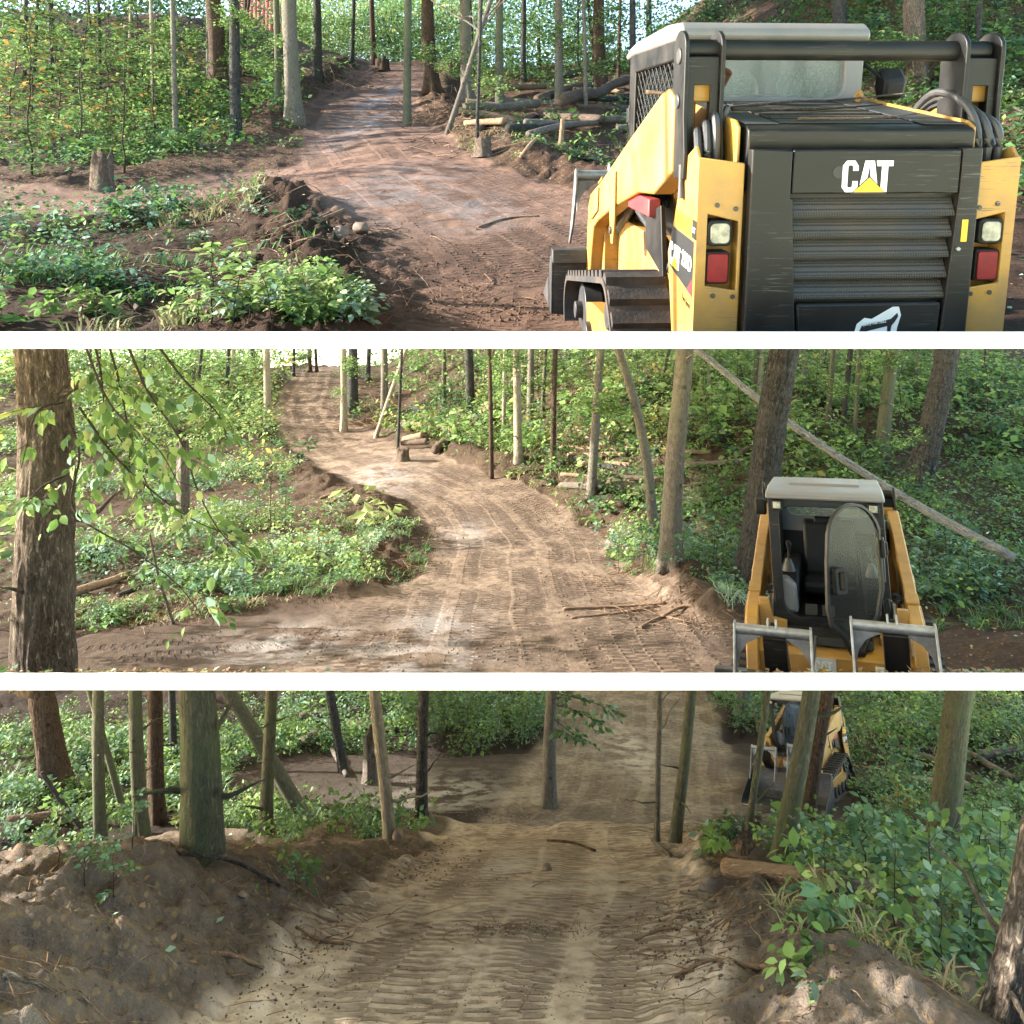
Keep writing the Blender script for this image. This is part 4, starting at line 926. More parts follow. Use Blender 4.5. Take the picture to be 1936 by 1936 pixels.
logs([
 (('fallen_log', 'long pale log lying level across the slope behind the stump', 1, [(930, 196), (1190, 212)], 15), dict(group=L1, mat='grey_wood')),
 (('fallen_log', 'thick dark log propped up slantwise over the pale one', 1, [(1062, 218), (1195, 168)], 22), dict(group=L1, lift=1.6)),
 (('fallen_log', 'dark log on the ground leading to the broad brown tree', 1, [(1015, 193), (1130, 165)], 14), dict(group=L1)),
 (('fallen_log', 'thin dark log high on the bare slope', 1, [(1060, 148), (1180, 125)], 9), dict(group=L1)),
 (('fallen_log', 'short brown log in the brush below the pale long log', 1, [(870, 215), (985, 235)], 13), dict(group=L1)),
 (('fallen_log', 'broken log with pale splintered top near the stump', 1, [(905, 250), (1010, 222)], 12), dict(group=L1)),
 (('fallen_log', 'grey log half covered by the leafy patch', 1, [(1000, 262), (1180, 228)], 13), dict(group=L1, mat='grey_wood')),
 (('fallen_log', 'reddish log segment at the crest beyond the logs', 1, [(1085, 118), (1170, 106)], 9), dict(group=L1)),
 (('fallen_branch', 'bent pale branch reaching down to the trail edge', 1, [(985, 300), (1010, 270), (1050, 235), (1090, 205)], 7), dict(group=L1, mat='pale_wood', cat='branch')),
 (('broken_limb', 'white splintered limb standing upright in the brush', 1, [(1058, 285), (1064, 225)], 9), dict(group=L1, mat='pale_wood', cat='branch', Ys=[hit(1, 1058, 285).y] * 2)),
 (('fallen_branch', 'thin dark branch lying beside the outer fork of the red trail', 1, [(310, 290), (420, 276)], 7), dict(cat='branch', mat='grey_wood')),
 (('fallen_branch', 'stout bare branch lying before the two stones', 1, [(492, 470), (650, 402)], 10), dict(cat='branch', mat='root')),
 (('fallen_branch', 'thin straw-coloured stick behind the stout bare branch', 1, [(540, 432), (625, 402)], 5), dict(cat='branch', mat='pale_wood')),
 (('fallen_branch', 'thin stick curved on the packed trail before the bucket', 1, [(905, 432), (960, 415), (1020, 410)], 4), dict(cat='branch', mat='root')),
 (('wood_chunk', 'short rotten wood chunk in the dark soil', 1, [(246, 570), (262, 592)], 12), dict(cat='wood', mat='dead_wood')),
 (('fallen_log', 'grey log lying beyond the hoses of the close loader', 1, [(1780, 196), (1960, 186)], 20), dict(mat='grey_wood')),
 (('fallen_log', 'second grey log below the one beyond the hoses', 1, [(1840, 222), (1960, 220)], 20), dict(mat='grey_wood')),
])
L2 = 'fallen wood beside the tan trail'
logs([
 (('fallen_log', 'tan log lying level in the brush heap past the cut stump', 2, [(760, 803), (960, 838)], 11), dict(group=L2, mat='pale_wood')),
 (('fallen_log', 'reddish brown log propped over the level tan one', 2, [(822, 862), (925, 790)], 15), dict(group=L2, lift=1.0)),
 (('fallen_log', 'broken stub log at the foot of the slanting pole', 2, [(765, 838), (800, 828)], 13), dict(group=L2, mat='pale_wood')),
 (('fallen_log', 'long thin orange-brown log behind the peeling trunk', 2, [(1060, 850), (1345, 860)], 9), dict(group=L2, mat='pale_wood')),
 (('fallen_branch', 'sunlit forked limb lying in the green plants', 2, [(1090, 812), (1130, 845), (1210, 850)], 7), dict(group=L2, mat='pale_wood', cat='branch')),
 (('fallen_log', 'dark log lying from the grey leaning trunk to the bowed one', 2, [(1078, 870), (1240, 905)], 12), dict(group=L2, mat='bark_dark')),
 (('fallen_log', 'rotten dark log between the bowed and the straight grey trunk', 2, [(1150, 928), (1240, 945)], 26), dict(group=L2)),
 (('fallen_log', 'dark log resting on others left of the big scaly trunk', 2, [(1290, 940), (1425, 928)], 16), dict(group=L2)),
 (('fallen_log', 'broken brown log in front of the scaly trunk', 2, [(1295, 965), (1380, 945)], 14), dict(group=L2)),
 (('leaning_pole', 'long dead grey trunk leaning across behind the loader cab', 2, [(1915, 1055), (1700, 935), (1500, 805), (1310, 655)], 17), dict(mat='bark_ash', cat='dead tree', Ys=[11.2, 12.6, 13.6, 14.8], sides=14)),
 (('fallen_log', 'cut pale log beside the massive furrowed trunk', 2, [(120, 1078), (195, 1040)], 22), dict(group=L2, mat='grey_wood')),
 (('fallen_log', 'bare tan log on the ground past the massive trunk', 2, [(115, 1135), (240, 1098)], 17), dict(group=L2, mat='pale_wood')),
 (('fallen_branch', 'dark branch lying in the weeds below the snag', 2, [(225, 1130), (380, 1070)], 8), dict(cat='branch', group=L2, mat='bark_dark')),
 (('fallen_branch', 'bare stick on the mound near the two small stones', 2, [(615, 958), (668, 925)], 6), dict(cat='branch', group=L2, mat='pale_wood')),
 (('fallen_branch', 'second bare stick beyond the first on the mound', 2, [(605, 945), (655, 925)], 4), dict(cat='branch', group=L2, mat='pale_wood')),
 (('fallen_branch', 'short dark branch stub in the light green plants', 2, [(632, 1032), (682, 1020)], 10), dict(cat='branch', group=L2)),
 (('root_strand', 'long reddish root stretched over the churned soil', 2, [(1065, 1155), (1150, 1150), (1260, 1142)], 5), dict(cat='root', group='roots at the loader turnout', mat='root')),
 (('root_strand', 'forked reddish root beside the tread prints', 2, [(1080, 1172), (1160, 1162), (1240, 1148)], 4), dict(cat='root', group='roots at the loader turnout', mat='root')),
 (('root_strand', 'thick root end torn out by the loader track', 2, [(1250, 1170), (1300, 1150), (1390, 1165)], 6), dict(cat='root', group='roots at the loader turnout', mat='root')),
 (('root_strand', 'short root curling at the edge of the turnout', 2, [(1210, 1190), (1250, 1170), (1290, 1175)], 5), dict(cat='root', group='roots at the loader turnout', mat='root')),
 (('dead_stem', 'thin dead white stem standing in the weeds', 2, [(328, 1180), (300, 1090), (283, 1010)], 5), dict(cat='stem', mat='grey_wood', Ys=[hit(2, 328, 1180).y] * 3)),
])
L3 = 'fallen wood around the clearing'
logs([
 (('fallen_branch', 'long dark branch lying down the crest of the soil bank', 3, [(165, 1590), (245, 1605), (340, 1618), (440, 1640), (530, 1682)], 7), dict(cat='branch', mat='bark_dark', lift=.9)),
 (('fallen_branch', 'forked dark branch propped against the flaky trunk on the bank', 3, [(170, 1588), (120, 1520), (78, 1460)], 8), dict(cat='branch', mat='bark_dark', Ys=[hit(3, 165, 1590).y - .05] * 3)),
 (('fallen_log', 'mossy rotten log at the foot of the dark flaky trunk', 3, [(10, 1575), (140, 1560)], 24), dict(group=L3, mat='dead_wood', lift=1.0)),
 (('fallen_branch', 'grey branch under the rotten log on the bank', 3, [(55, 1600), (110, 1605), (150, 1612)], 9), dict(cat='branch', mat='bark_dark')),
 (('stripped_log', 'thick barkless orange-tan log lying beside the canes', 3, [(1372, 1672), (1575, 1690)], 30), dict(mat='pale_wood', lift=1.2, taper=.9, amp=.06, wob=.01)),
 (('fallen_log', 'thick grey log continuing behind the leaning olive trunk', 3, [(1585, 1700), (1930, 1695)], 26), dict(mat='grey_wood', group=L3, lift=1.2, taper=.9, amp=.06, wob=.01)),
 (('fallen_branch', 'barkless stub of root jutting from the soil bank', 3, [(398, 1808), (440, 1812), (498, 1832)], 7), dict(cat='root', mat='root')),
 (('fallen_branch', 'stout grey root end lying at the foot of the soil bank', 3, [(10, 1862), (80, 1868), (165, 1905)], 11), dict(cat='root', mat='grey_wood')),
 (('fallen_branch', 'thin dark stick lying on the smooth clay', 3, [(1035, 1592), (1080, 1596), (1125, 1610)], 5), dict(cat='branch', mat='bark_brown')),
 (('fallen_branch', 'pale peeled chip at the foot of the thin peeled trunk', 3, [(1234, 1592), (1268, 1622)], 9), dict(cat='branch', mat='grey_wood')),
 (('fallen_branch', 'thin brown stick leading from the trail edge to the canes', 3, [(1340, 1622), (1420, 1640)], 7), dict(cat='branch', mat='bark_brown')),
 (('fallen_log', 'white weathered limb arching behind the dark trunk', 3, [(575, 1410), (620, 1385), (700, 1330)], 17), dict(group=L3, mat='grey_wood')),
 (('fallen_log', 'white broken pole leaning in the weeds', 3, [(625, 1400), (655, 1470)], 9), dict(group=L3, mat='grey_wood')),
 (('fallen_log', 'pale log lying in the brush beyond the thick leaning trunk', 3, [(1700, 1420), (1900, 1500)], 13), dict(group=L3, mat='grey_wood')),
 (('fallen_log', 'second pale log crossing in the brush beyond the thick leaning trunk', 3, [(1830, 1430), (1920, 1480)], 12), dict(group=L3, mat='grey_wood')),
 (('fallen_log', 'slim white pole on the slope above the far loader', 3, [(1690, 1308), (1775, 1350)], 9), dict(group=L3, mat='grey_wood')),
 (('fallen_log', 'dark log heap piece behind the bushy shrubs', 3, [(830, 1345), (1010, 1325)], 12), dict(group=L3, mat='bark_dark')),
 (('fallen_log', 'brown rotten log behind the canes under the smooth trunk', 3, [(1430, 1578), (1580, 1608)], 22), dict(group=L3, mat='dead_wood')),
 (('fallen_branch', 'reddish bent root on the berm beside the trail', 3, [(1200, 1780), (1260, 1758), (1340, 1765)], 5), dict(cat='root', group='roots on the berm', mat='root')),
 (('fallen_branch', 'tangled root pushed up along the berm', 3, [(1275, 1850), (1350, 1820), (1440, 1835)], 6), dict(cat='root', group='roots on the berm', mat='root')),
 (('fallen_branch', 'thick short root at the base of the berm', 3, [(1360, 1835), (1420, 1830), (1480, 1840)], 9), dict(cat='root', group='roots on the berm', mat='root')),
 (('fallen_branch', 'pale root laced over the bank opposite the berm', 3, [(545, 1720), (600, 1738), (640, 1745)], 5), dict(cat='root', group='roots in the soil bank', mat='pale_wood')),
 (('fallen_branch', 'forked root hanging from the soil bank', 3, [(560, 1755), (600, 1780), (650, 1790)], 5), dict(cat='root', group='roots in the soil bank', mat='root')),
])

rl = np.random.default_rng(66)
for k, n, box, wr, label, group in ((1, 13, (880, 1190, 165, 290), (7, 15), 'weathered log in the tangle of fallen wood past the red bend', 'log tangle past the red bend'), (2, 12, (1060, 1430, 830, 960), (7, 14), 'weathered log lying among plants behind the trail bank', 'logs behind the trail bank'), (2, 6, (760, 940, 785, 850), (7, 13), 'broken log in the brush heap by the upper trail', 'brush heap logs'),
        (3, 7, (1680, 1920, 1390, 1520), (8, 15), 'pale log in the brush past the far loader', 'brush logs past the far loader'), (3, 6, (560, 780, 1320, 1410), (8, 15), 'pale log lying beyond the slanting trunks', 'logs beyond the slanting trunks')):
    for i in range(n):
        x = rl.uniform(box[0], box[1]); y = rl.uniform(box[2], box[3]); L = rl.uniform(.25, .5) * (box[1] - box[0]); sg = rl.choice([-1, 1])
        o, p = log('fallen_log', label, k, [(x, y), (min(max(x + sg * L, box[0]), box[1]), y - rl.uniform(-.12, .35) * L * .4)], rl.uniform(*wr), mat=['grey_wood', 'dead_wood', 'bark_dark', 'pale_wood'][i % 4], lift=rl.uniform(.6, 2.0), group=group); o.location = p
def stump(label, k, x, y, top, w, mat='dead_wood', name='stump', jag=0.35, Y=None):
    p = hit(k, x, y); r = 0.5 * w / F * p.y; h = (y - top) / F * p.y; rr = np.random.default_rng(int(x + y)); n = 22
    th = np.linspace(0, 6.283, n, endpoint=False); V = []; B = []
    prof = [(-0.15, 1.35), (0.02, 1.22), (0.25, 1.02), (0.6, 0.96), (1.0, 0.95)]
    for z, s in prof:
        jz = (rr.random(n) - 0.6) * jag * h if z == 1.0 else np.zeros(n); q = r * s * (1 + 0.10 * np.cos(th * 5 + x) + 0.05 * rr.normal(size=n))
        V.append(np.stack([np.cos(th) * q, np.sin(th) * q, z * h + jz], -1)); B.append(np.stack([np.cos(th) * r, np.sin(th) * r, np.full(n, z * h)], -1))
    V.append(np.stack([np.cos(th) * r * 0.5, np.sin(th) * r * 0.5, np.full(n, 0.86 * h)], -1)); B.append(V[-1]); V.append(np.array([[0, 0, 0.84 * h]])); B.append(V[-1])
    i = np.arange(n * 6).reshape(6, n); j = np.roll(i, -1, 1); q = np.stack([i[:-1], j[:-1], j[1:], i[1:]], -1).reshape(-1, 4); t = np.stack([i[-1], j[-1], np.full(n, n * 6)], -1)
    me = np_mesh(name, np.concatenate(V), [q, t]); set_attr(me, 'bark', 'FLOAT_VECTOR', np.concatenate(B), 'vector')
    o = obj(name, me, M[mat]); o.location = p; return tag(o, label, 'stump')
stump('rotten hollow snag standing at the outer fork of the red trail', 1, 195, 362, 290, 38, 'dead_wood', 'snag')
stump('dark cut stump in front of the logs by the red trail', 1, 913, 296, 260, 32)
stump('upturned brown stump on the crest of the red trail', 1, 722, 134, 112, 26, 'bark_brown')
stump('low cut stump behind the grapple in the leafy patch', 1, 1115, 302, 288, 34)
stump('grey snag rising from the weeds behind the hanging branches', 2, 347, 1005, 838, 22, 'grey_wood', 'snag', 0.1)
stump('dark cut stump at the edge of the upper tan trail', 2, 762, 872, 849, 24)
stump('reddish shattered stump on the green slope', 2, 1400, 845, 815, 14, 'bark_brown')
stump('split hollow stump with pale inside behind the sunlit leaning trunk', 3, 700, 1482, 1392, 26, 'grey_wood', 'snag', 0.5)
stump('dark rotten stump under the thin green trunk', 3, 1408, 1612, 1585, 26)

def stone(label, k, x, y, w, h, seed, group=None):
    p = hit(k, x, y + h * 0.4); r = np.random.default_rng(seed); bm = bmesh.new(); bmesh.ops.create_icosphere(bm, subdivisions=3, radius=1.0)
    a, b = 0.5 * w / F * p.y, 0.5 * h / F * p.y
    for v in bm.verts:
        c = v.co; d = 1 + 0.16 * float(fbm(np.array([c.x * 1.3 + seed]), np.array([c.y * 1.3 + c.z * 1.1]), seed, 3)[0]) * 2
        v.co = Vector((c.x * a * d, c.y * a * 0.8 * d, c.z * b * d))
    me = bpy.data.meshes.new('stone'); bm.to_mesh(me); bm.free()
    for q in me.polygons: q.use_smooth = True
    o = obj('stone', me, M['rock']); o.location = p + Vector((0, 0, b * 0.6)); o.rotation_euler = (0, 0.15 * seed % 0.5, seed); return tag(o, label, 'stone', group)
stone('rounded brown field stone next to a flatter one by the red trail', 1, 644, 440, 36, 30, 3)
stone('flatter brown field stone beside the rounded one by the red trail', 1, 684, 430, 40, 22, 5)
stone('small grey stone on the mound beside the tan trail', 2, 678, 950, 17, 13, 7)
stone('smaller stone next to the grey one beside the tan trail', 2, 697, 946, 16, 9, 8)
stone('brown boulder in the weeds near the bare tan log', 2, 278, 1082, 30, 26, 9)
stone('rounded grey stone at the foot of the sunlit leaning trunk', 3, 752, 1582, 26, 20, 11)
stone('flat pale stone set in the smooth clay', 3, 1035, 1640, 20, 14, 12)
stone('small dark stone sticking out of the soil bank', 3, 460, 1695, 18, 9, 13)

# brush and twig litter, dry leaves, soil clods: nobody could count them
def twigs(k, name, label, patches, seed, mat='twig'):
    r = np.random.default_rng(seed); w = Wood()
    for (x, y, rx, ry, n, L, th, up) in patches:
        c = hit(k, x, y); X = c.x + rx * r.normal(size=n) * 0.5; Y = np.maximum(c.y + ry * r.normal(size=n) * 0.5, FRONT[k] + 0.15); Z = ground(k, X, Y)
        a = r.random(n) * 6.283; l = L * (0.4 + 0.9 * r.random(n)); X2 = X + np.cos(a) * l; Y2 = np.maximum(Y + np.sin(a) * l, FRONT[k] + .12); Z2 = ground(k, X2, Y2) + up * l * r.random(n)
        for i in range(n):
            p = np.array([X[i], Y[i], Z[i] + 0.012]); q = np.array([X2[i], Y2[i], Z2[i] + 0.012]); m = (p + q) / 2 + r.normal(size=3) * 0.07 * l[i]
            m[2] = max(m[2], (p[2] + q[2]) / 2 + 0.01); w.add(np.array([p, m, q]), [th, th * 0.8, th * 0.4], 4, cap=False, seed=i)
    o = obj(name, w.mesh(name), M[mat]); return tag(o, label, 'twigs', kind='stuff')
twigs(1, 'twig_litter', 'tangled roots and twigs bulldozed along the red trail', [(630, 150, 2.4, 4, 70, 1.0, .016, .5), (845, 205, 1.6, 3, 80, 1.0, .014, .6), (960, 240, 3, 3, 70, .9, .012, .15), (560, 420, 1.6, 1.2, 60, .4, .007, .1), (480, 500, 1.4, .9, 60, .35, .006, .15), (300, 560, 1.2, .7, 50, .3, .005, .15), (780, 560, .9, .6, 50, .3, .004, .35), (690, 590, .8, .4, 40, .3, .003, .5), (430, 390, 1.0, .8, 40, .45, .007, .5)], 701, 'root')
twigs(2, 'twig_litter', 'twigs and roots strewn along the banks of the tan trail', [(700, 800, 2.2, 3, 80, 1.1, .016, .5), (850, 830, 2.5, 3, 60, 1.0, .016, .3), (1160, 1100, .7, 1.2, 40, .4, .006, .2), (1260, 1150, 1.0, .5, 60, .35, .006, .15), (640, 960, 1.4, 2, 50, .5, .008, .1), (350, 1150, 1.8, .8, 60, .35, .004, .3), (760, 1080, .8, 1.2, 40, .4, .005, .2), (1330, 1180, 1.2, .5, 50, .3, .005, .15)], 702, 'root')
twigs(3, 'twig_litter', 'bare roots and twigs poking from the soil banks of the grey trail', [(1340, 1800, .7, .9, 60, .24, .0035, .25), (1400, 1730, .8, .8, 26, .26, .004, .2), (600, 1740, .5, .8, 60, .26, .004, .25), (300, 1740, 1.0, .8, 40, .22, .0025, .2), (120, 1860, .6, .5, 40, .25, .003, .3), (1000, 1765, .8, .3, 30, .22, .004, .05), (1100, 1700, 1.2, 1.5, 40, .3, .004, .02), (950, 1540, 1.0, .7, 30, .4, .006, .35), (1700, 1480, 2.5, 2.5, 50, 1.0, .016, .2), (1250, 1880, .8, .4, 26, .2, .0025, .2), (1550, 1880, .7, .4, 18, .2, .003, .2)], 703, 'root')

def dry_leaves(k, n, label, seed, bias=0.25):
    r = np.random.default_rng(seed); Y = max(FRONT[k], 3.6 if k == 3 else 5.2) + 0.3 + (np.exp(r.random(n) * 2.1) - 1) / 7.2 * 24; X = (r.random(n) * 2 - 1) * (0.69 * Y + .8)
    fl = fields(k, X, Y); keep = np.maximum(fl[4], fl[5]) < bias + 0.75 * (r.random(n) ** 3); X, Y = X[keep], Y[keep]; m = len(X); Z = ground(k, X, Y) + 0.012
    a = r.random(m) * 6.283; me = leaf_mesh('dry_leaves', np.stack([X, Y, Z], -1), np.stack([np.cos(a), np.sin(a), r.random(m) * .4], -1), np.stack([r.normal(size=m) * .35, r.normal(size=m) * .35, np.ones(m)], -1), .028 + .034 * r.random(m), pick(np.concatenate([DRY, DRY, COOL[3:4], GREENS[1:2]]), m, r, .3), False)
    me.materials.clear(); me.materials.append(M['litter']); return tag(obj('dry_leaves', me), label, 'leaves', kind='stuff')
dry_leaves(1, 5200, 'dry brown leaves scattered over the hillside soil', 801); dry_leaves(2, 5200, 'dry tan leaves scattered beside the winding trail', 802); dry_leaves(3, 1500, 'dry leaves scattered over banks and clearing', 803)

def clods(k, n, label, seed, where):
    """loose crumbs of soil thrown up by the tracks"""
    r = np.random.default_rng(seed); P = []
    for (x, y, rx, ry, m, s) in where:
        c = hit(k, x, y); X = c.x + rx * r.normal(size=m) * .5; Y = np.maximum(c.y + ry * r.normal(size=m) * .5, FRONT[k] + .1); P.append(np.stack([X, Y, ground(k, X, Y), s * (0.2 + r.random(m) ** 3 * 0.95) * (1 if k < 3 else 0.75)], -1))
    P = np.concatenate(P); m = len(P); T = np.array([(1, 0, 0), (-1, 0, 0), (0, 1, 0), (0, -1, 0), (0, 0, 1), (0, 0, -.6)], float); Tf = np.array([(0, 2, 4), (2, 1, 4), (1, 3, 4), (3, 0, 4), (2, 0, 5), (1, 2, 5), (3, 1, 5), (0, 3, 5)])
    V = P[:, None, :3] + P[:, None, 3:4] * (T[None] * (0.45 + 0.9 * r.random((m, 6, 1))) + 0.25 * r.normal(size=(m, 6, 3))); me = np_mesh('soil_clods', V.reshape(-1, 3), [(Tf[None] + (np.arange(m) * 6)[:, None, None]).reshape(-1, 3)])
    for nm, v in (('trail', 0.75 if k < 3 else 0.35), ('wet', 0.0), ('dark', 0.35 if k < 3 else 0.0)): set_attr(me, nm, 'FLOAT', np.full(m * 6, v), 'value')
    for nm in ('tread_a', 'tread_b'): set_attr(me, nm, 'FLOAT_VECTOR', np.zeros((m * 6, 3)), 'vector')
    return tag(obj('soil_clods', me, M['soil%d' % k]), label, 'soil', kind='stuff')
clods(1, 0, 'crumbs of red soil beside the trail', 811, [(850, 540, 1.0, 1.2, 700, .018), (600, 440, 1.6, 1.2, 500, .022), (960, 590, .5, .5, 500, .015), (480, 330, 1.5, 2, 200, .03), (640, 170, 2.5, 4, 250, .06)])
clods(2, 0, 'crumbs of tan soil along the churned trail', 812, [(1000, 1230, 1.6, .8, 900, .016), (1090, 1120, .8, 2.5, 600, .02), (700, 1215, 1.5, .8, 700, .018), (830, 1010, .4, 3, 300, .025), (1350, 1200, 1.0, .6, 600, .02), (1060, 980, 1.2, 3, 400, .03)])
clods(3, 0, 'crumbs of grey soil on the banks and the smooth clay', 813, [(1000, 1760, .6, .18, 1200, .010), (950, 1880, .9, .35, 1000, .008), (1330, 1780, .5, 1.0, 1600, .016), (500, 1780, .8, 1.0, 1500, .014), (250, 1750, 1.0, .8, 900, .014), (1560, 1850, .6, .6, 700, .014), (820, 1640, .6, 1.0, 500, .018), (850, 1480, 2.2, 1.6, 500, .03), (950, 1550, 1.0, .6, 500, .025)])

# grass blades and thin weeds between the broad leaves
def grass(k, label, patches, seed):
    r = np.random.default_rng(seed); A = []
    for (x, y, rx, ry, n, h, pal) in patches:
        c = hit(k, x, y); nc = max(3, n // 30); w = r.integers(0, nc, n)
        X = c.x + rx * (r.normal(size=nc)[w] * .5 + r.normal(size=n) * .06); Y = c.y + ry * (r.normal(size=nc)[w] * .5 + r.normal(size=n) * .06)
        fl = fields(k, X, Y); q = (np.maximum(fl[4], fl[5]) < 0.6) & (Y > FRONT[k] + .1); X, Y = X[q], Y[q]; m = len(X)
        if not m: continue
        a = r.random(m) * 6.283; L = h * (0.4 + 0.9 * r.random(m)); D = np.stack([np.cos(a) * .6, np.sin(a) * .6, np.ones(m)], -1); D /= np.linalg.norm(D, axis=1)[:, None]; sd = np.stack([-np.sin(a), np.cos(a), np.zeros(m)], -1) * (0.004 + .012 * L)[:, None]
        b = np.stack([X, Y, ground(k, X, Y)], -1); t = b + D * L[:, None] + np.stack([np.cos(a) * L * .35, np.sin(a) * L * .35, -L * .25], -1); mid = b + D * (L * .55)[:, None]
        A.append((np.stack([b - sd, b + sd, mid + sd, mid - sd, t], 1), pick(PAL[pal], m, r, .3)))
    V = np.concatenate([a[0] for a in A]); C = np.concatenate([a[1] for a in A]); m = len(V); o = (np.arange(m) * 5)[:, None]
    me = np_mesh('grass', V.reshape(-1, 3), [np.array([[0, 1, 2, 3]]) + o, np.array([[3, 2, 4]]) + o], False)
    cc = np.concatenate([np.repeat(C, 5, 0), np.ones((m * 5, 1))], 1); at_ = me.color_attributes.new('tint', 'FLOAT_COLOR', 'POINT'); at_.data.foreach_set('color', cc.astype(np.float32).ravel()); me.materials.append(M['leaf'])
    return tag(obj('grass', me), label, 'grass', kind='stuff')
PAL['straw'] = np.array([(.36, .30, .17), (.26, .20, .11), (.20, .24, .09), (.14, .22, .07)])
grass(1, 'grass blades and dry stalks in the brush by the red trail', [(650, 590, 1.2, .5, 900, .20, 'straw'), (500, 560, 1.2, .7, 500, .14, 'straw'), (150, 500, 1.8, 1.2, 700, .18, 'mix'), (400, 400, 1.2, 1.0, 500, .22, 'straw'), (1030, 270, 2.5, 2, 700, .2, 'straw')], 901)
grass(2, 'grass blades and weeds on the banks of the tan trail', [(560, 1110, 1.8, .8, 1600, .16, 'mix'), (330, 1160, 2.2, .7, 1500, .12, 'straw'), (760, 1060, .8, 1.5, 700, .14, 'mix'), (700, 1010, 1.2, 1.6, 800, .18, 'light'), (1200, 1080, 1.2, 1.2, 900, .2, 'light'), (1350, 1110, 1.0, .5, 700, .22, 'pale'), (1100, 880, 4, 4, 1200, .3, 'straw'), (1850, 1150, 1.2, .8, 700, .22, 'mix')], 902)
grass(3, 'grass blades under the trees above the clearing', [(540, 1560, 1.5, 1.2, 1200, .22, 'mix'), (430, 1480, 3, 3, 1500, .32, 'light'), (220, 1450, 4, 4, 1500, .32, 'mix'), (1800, 1640, 1.6, 1.4, 900, .25, 'mix'), (1700, 1800, .8, .8, 300, .16, 'straw'), (1760, 1370, 4, 4, 1500, .35, 'straw')], 903)

# unseen leaf clumps added behind the viewer to dim the open sky on that side
rb = np.random.default_rng(950); nB = 17000; cB = 110
cb = np.stack([rb.uniform(-30, 30, cB), rb.uniform(-17, -9, cB), rb.uniform(-3, 17, cB)], -1); wB = rb.integers(0, cB, nB)
tag(obj('far_woods', leaf_mesh('far_woods', cb[wB] + rb.normal(size=(nB, 3)) * 1.15, rand_dirs(nB, rb), rand_dirs(nB, rb, .5), .42 * (.6 + .8 * rb.random(nB)), pick(PAL['thick'], nB, rb, .3), False)), 'unseen leaf clumps added opposite the terraces to dim the sky', 'woods', kind='stuff')

# unseen saplings added at the outer terrace edges to block low sun
for (k, kind, x, y, sc) in ((2, 'sunny', -5.9, 7.2, .8), (2, 'sunny', -6.2, 8.3, .9), (2, 'green', -6.6, 9.2, 1.0), (2, 'sunny', -7.2, 10.2, 1.0), (2, 'green', -5.5, 6.4, .7), (3, 'thick', -4.0, 3.4, 1.15), (3, 'thick', -4.3, 3.9, 1.1), (3, 'green', -4.5, 4.1, 1.3), (3, 'thick', -3.8, 3.05, 1.2), (3, 'green', -3.9, 3.6, 1.2)):
    plant('sapling', 'unseen leafy sapling added at the outer rim to block the sun', 'rim saplings added as sun blockers', k, SAP[kind][int(abs(x * 7)) % 3], Vector((x, y, gz(k, x, y))), x * y, sc)

# twigs that fell on the close loader's hood
def on_hood(label, pts, r, mat='grey_wood'):
    o = obj('twig', Wood().add(spline(np.array([MX1 @ Vector(p) for p in pts]), 7), np.linspace(r, r * .5, 7 * (len(pts) - 1) + 1), 6, amp=.2).mesh('twig'), M[mat]); tag(o, label, 'twig', 'twigs on the hood')

# faded red boarded building glimpsed past the crest
bx = at(505, 60, 58); gb = gz(1, bx.x, 58)
barn = empty('barn', (bx.x, 58, gb), 'faded red boarded building glimpsed between trunks past the crest', 'barn')
M['barn_red'] = mat_plain('faded_red_boards', (0.30, 0.085, 0.075), 0.85, 0, .2, .25, 3)
bd = np_mesh('board', np.array([(x, y, z) for z in (0, 5.0) for y in (0, .05) for x in (-.145, .145)]), [np.array([(0, 2, 3, 1), (4, 5, 7, 6), (0, 1, 5, 4), (2, 6, 7, 3), (0, 4, 6, 2), (1, 3, 7, 5)])], False); bd.materials.append(M['barn_red'])
for i in range(16):
    b = bpy.data.objects.new('board', bd); link(b, barn); b.location = (-2.4 + .30 * i, (i % 3) * .012, 0)
w = np_mesh('wall', np.array([(x, y, z) for z in (0, 5.0) for y in (.08, 3.0) for x in (-2.5, 2.4)]), [np.array([(0, 2, 3, 1), (4, 5, 7, 6), (0, 1, 5, 4), (2, 6, 7, 3), (0, 4, 6, 2), (1, 3, 7, 5)])], False); obj('wall', w, M['barn_red'], barn)
w = np_mesh('roof', np.array([(-2.8, -.3, 4.95), (2.7, -.3, 4.95), (2.7, 3.4, 4.95), (-2.8, 3.4, 4.95), (-2.8, 1.5, 6.6), (2.7, 1.5, 6.6)]), [np.array([(0, 1, 5, 4), (2, 3, 4, 5), (3, 2, 1, 0)]), np.array([(0, 4, 3), (1, 2, 5)])], False); obj('roof', w, M['darksteel'], barn)
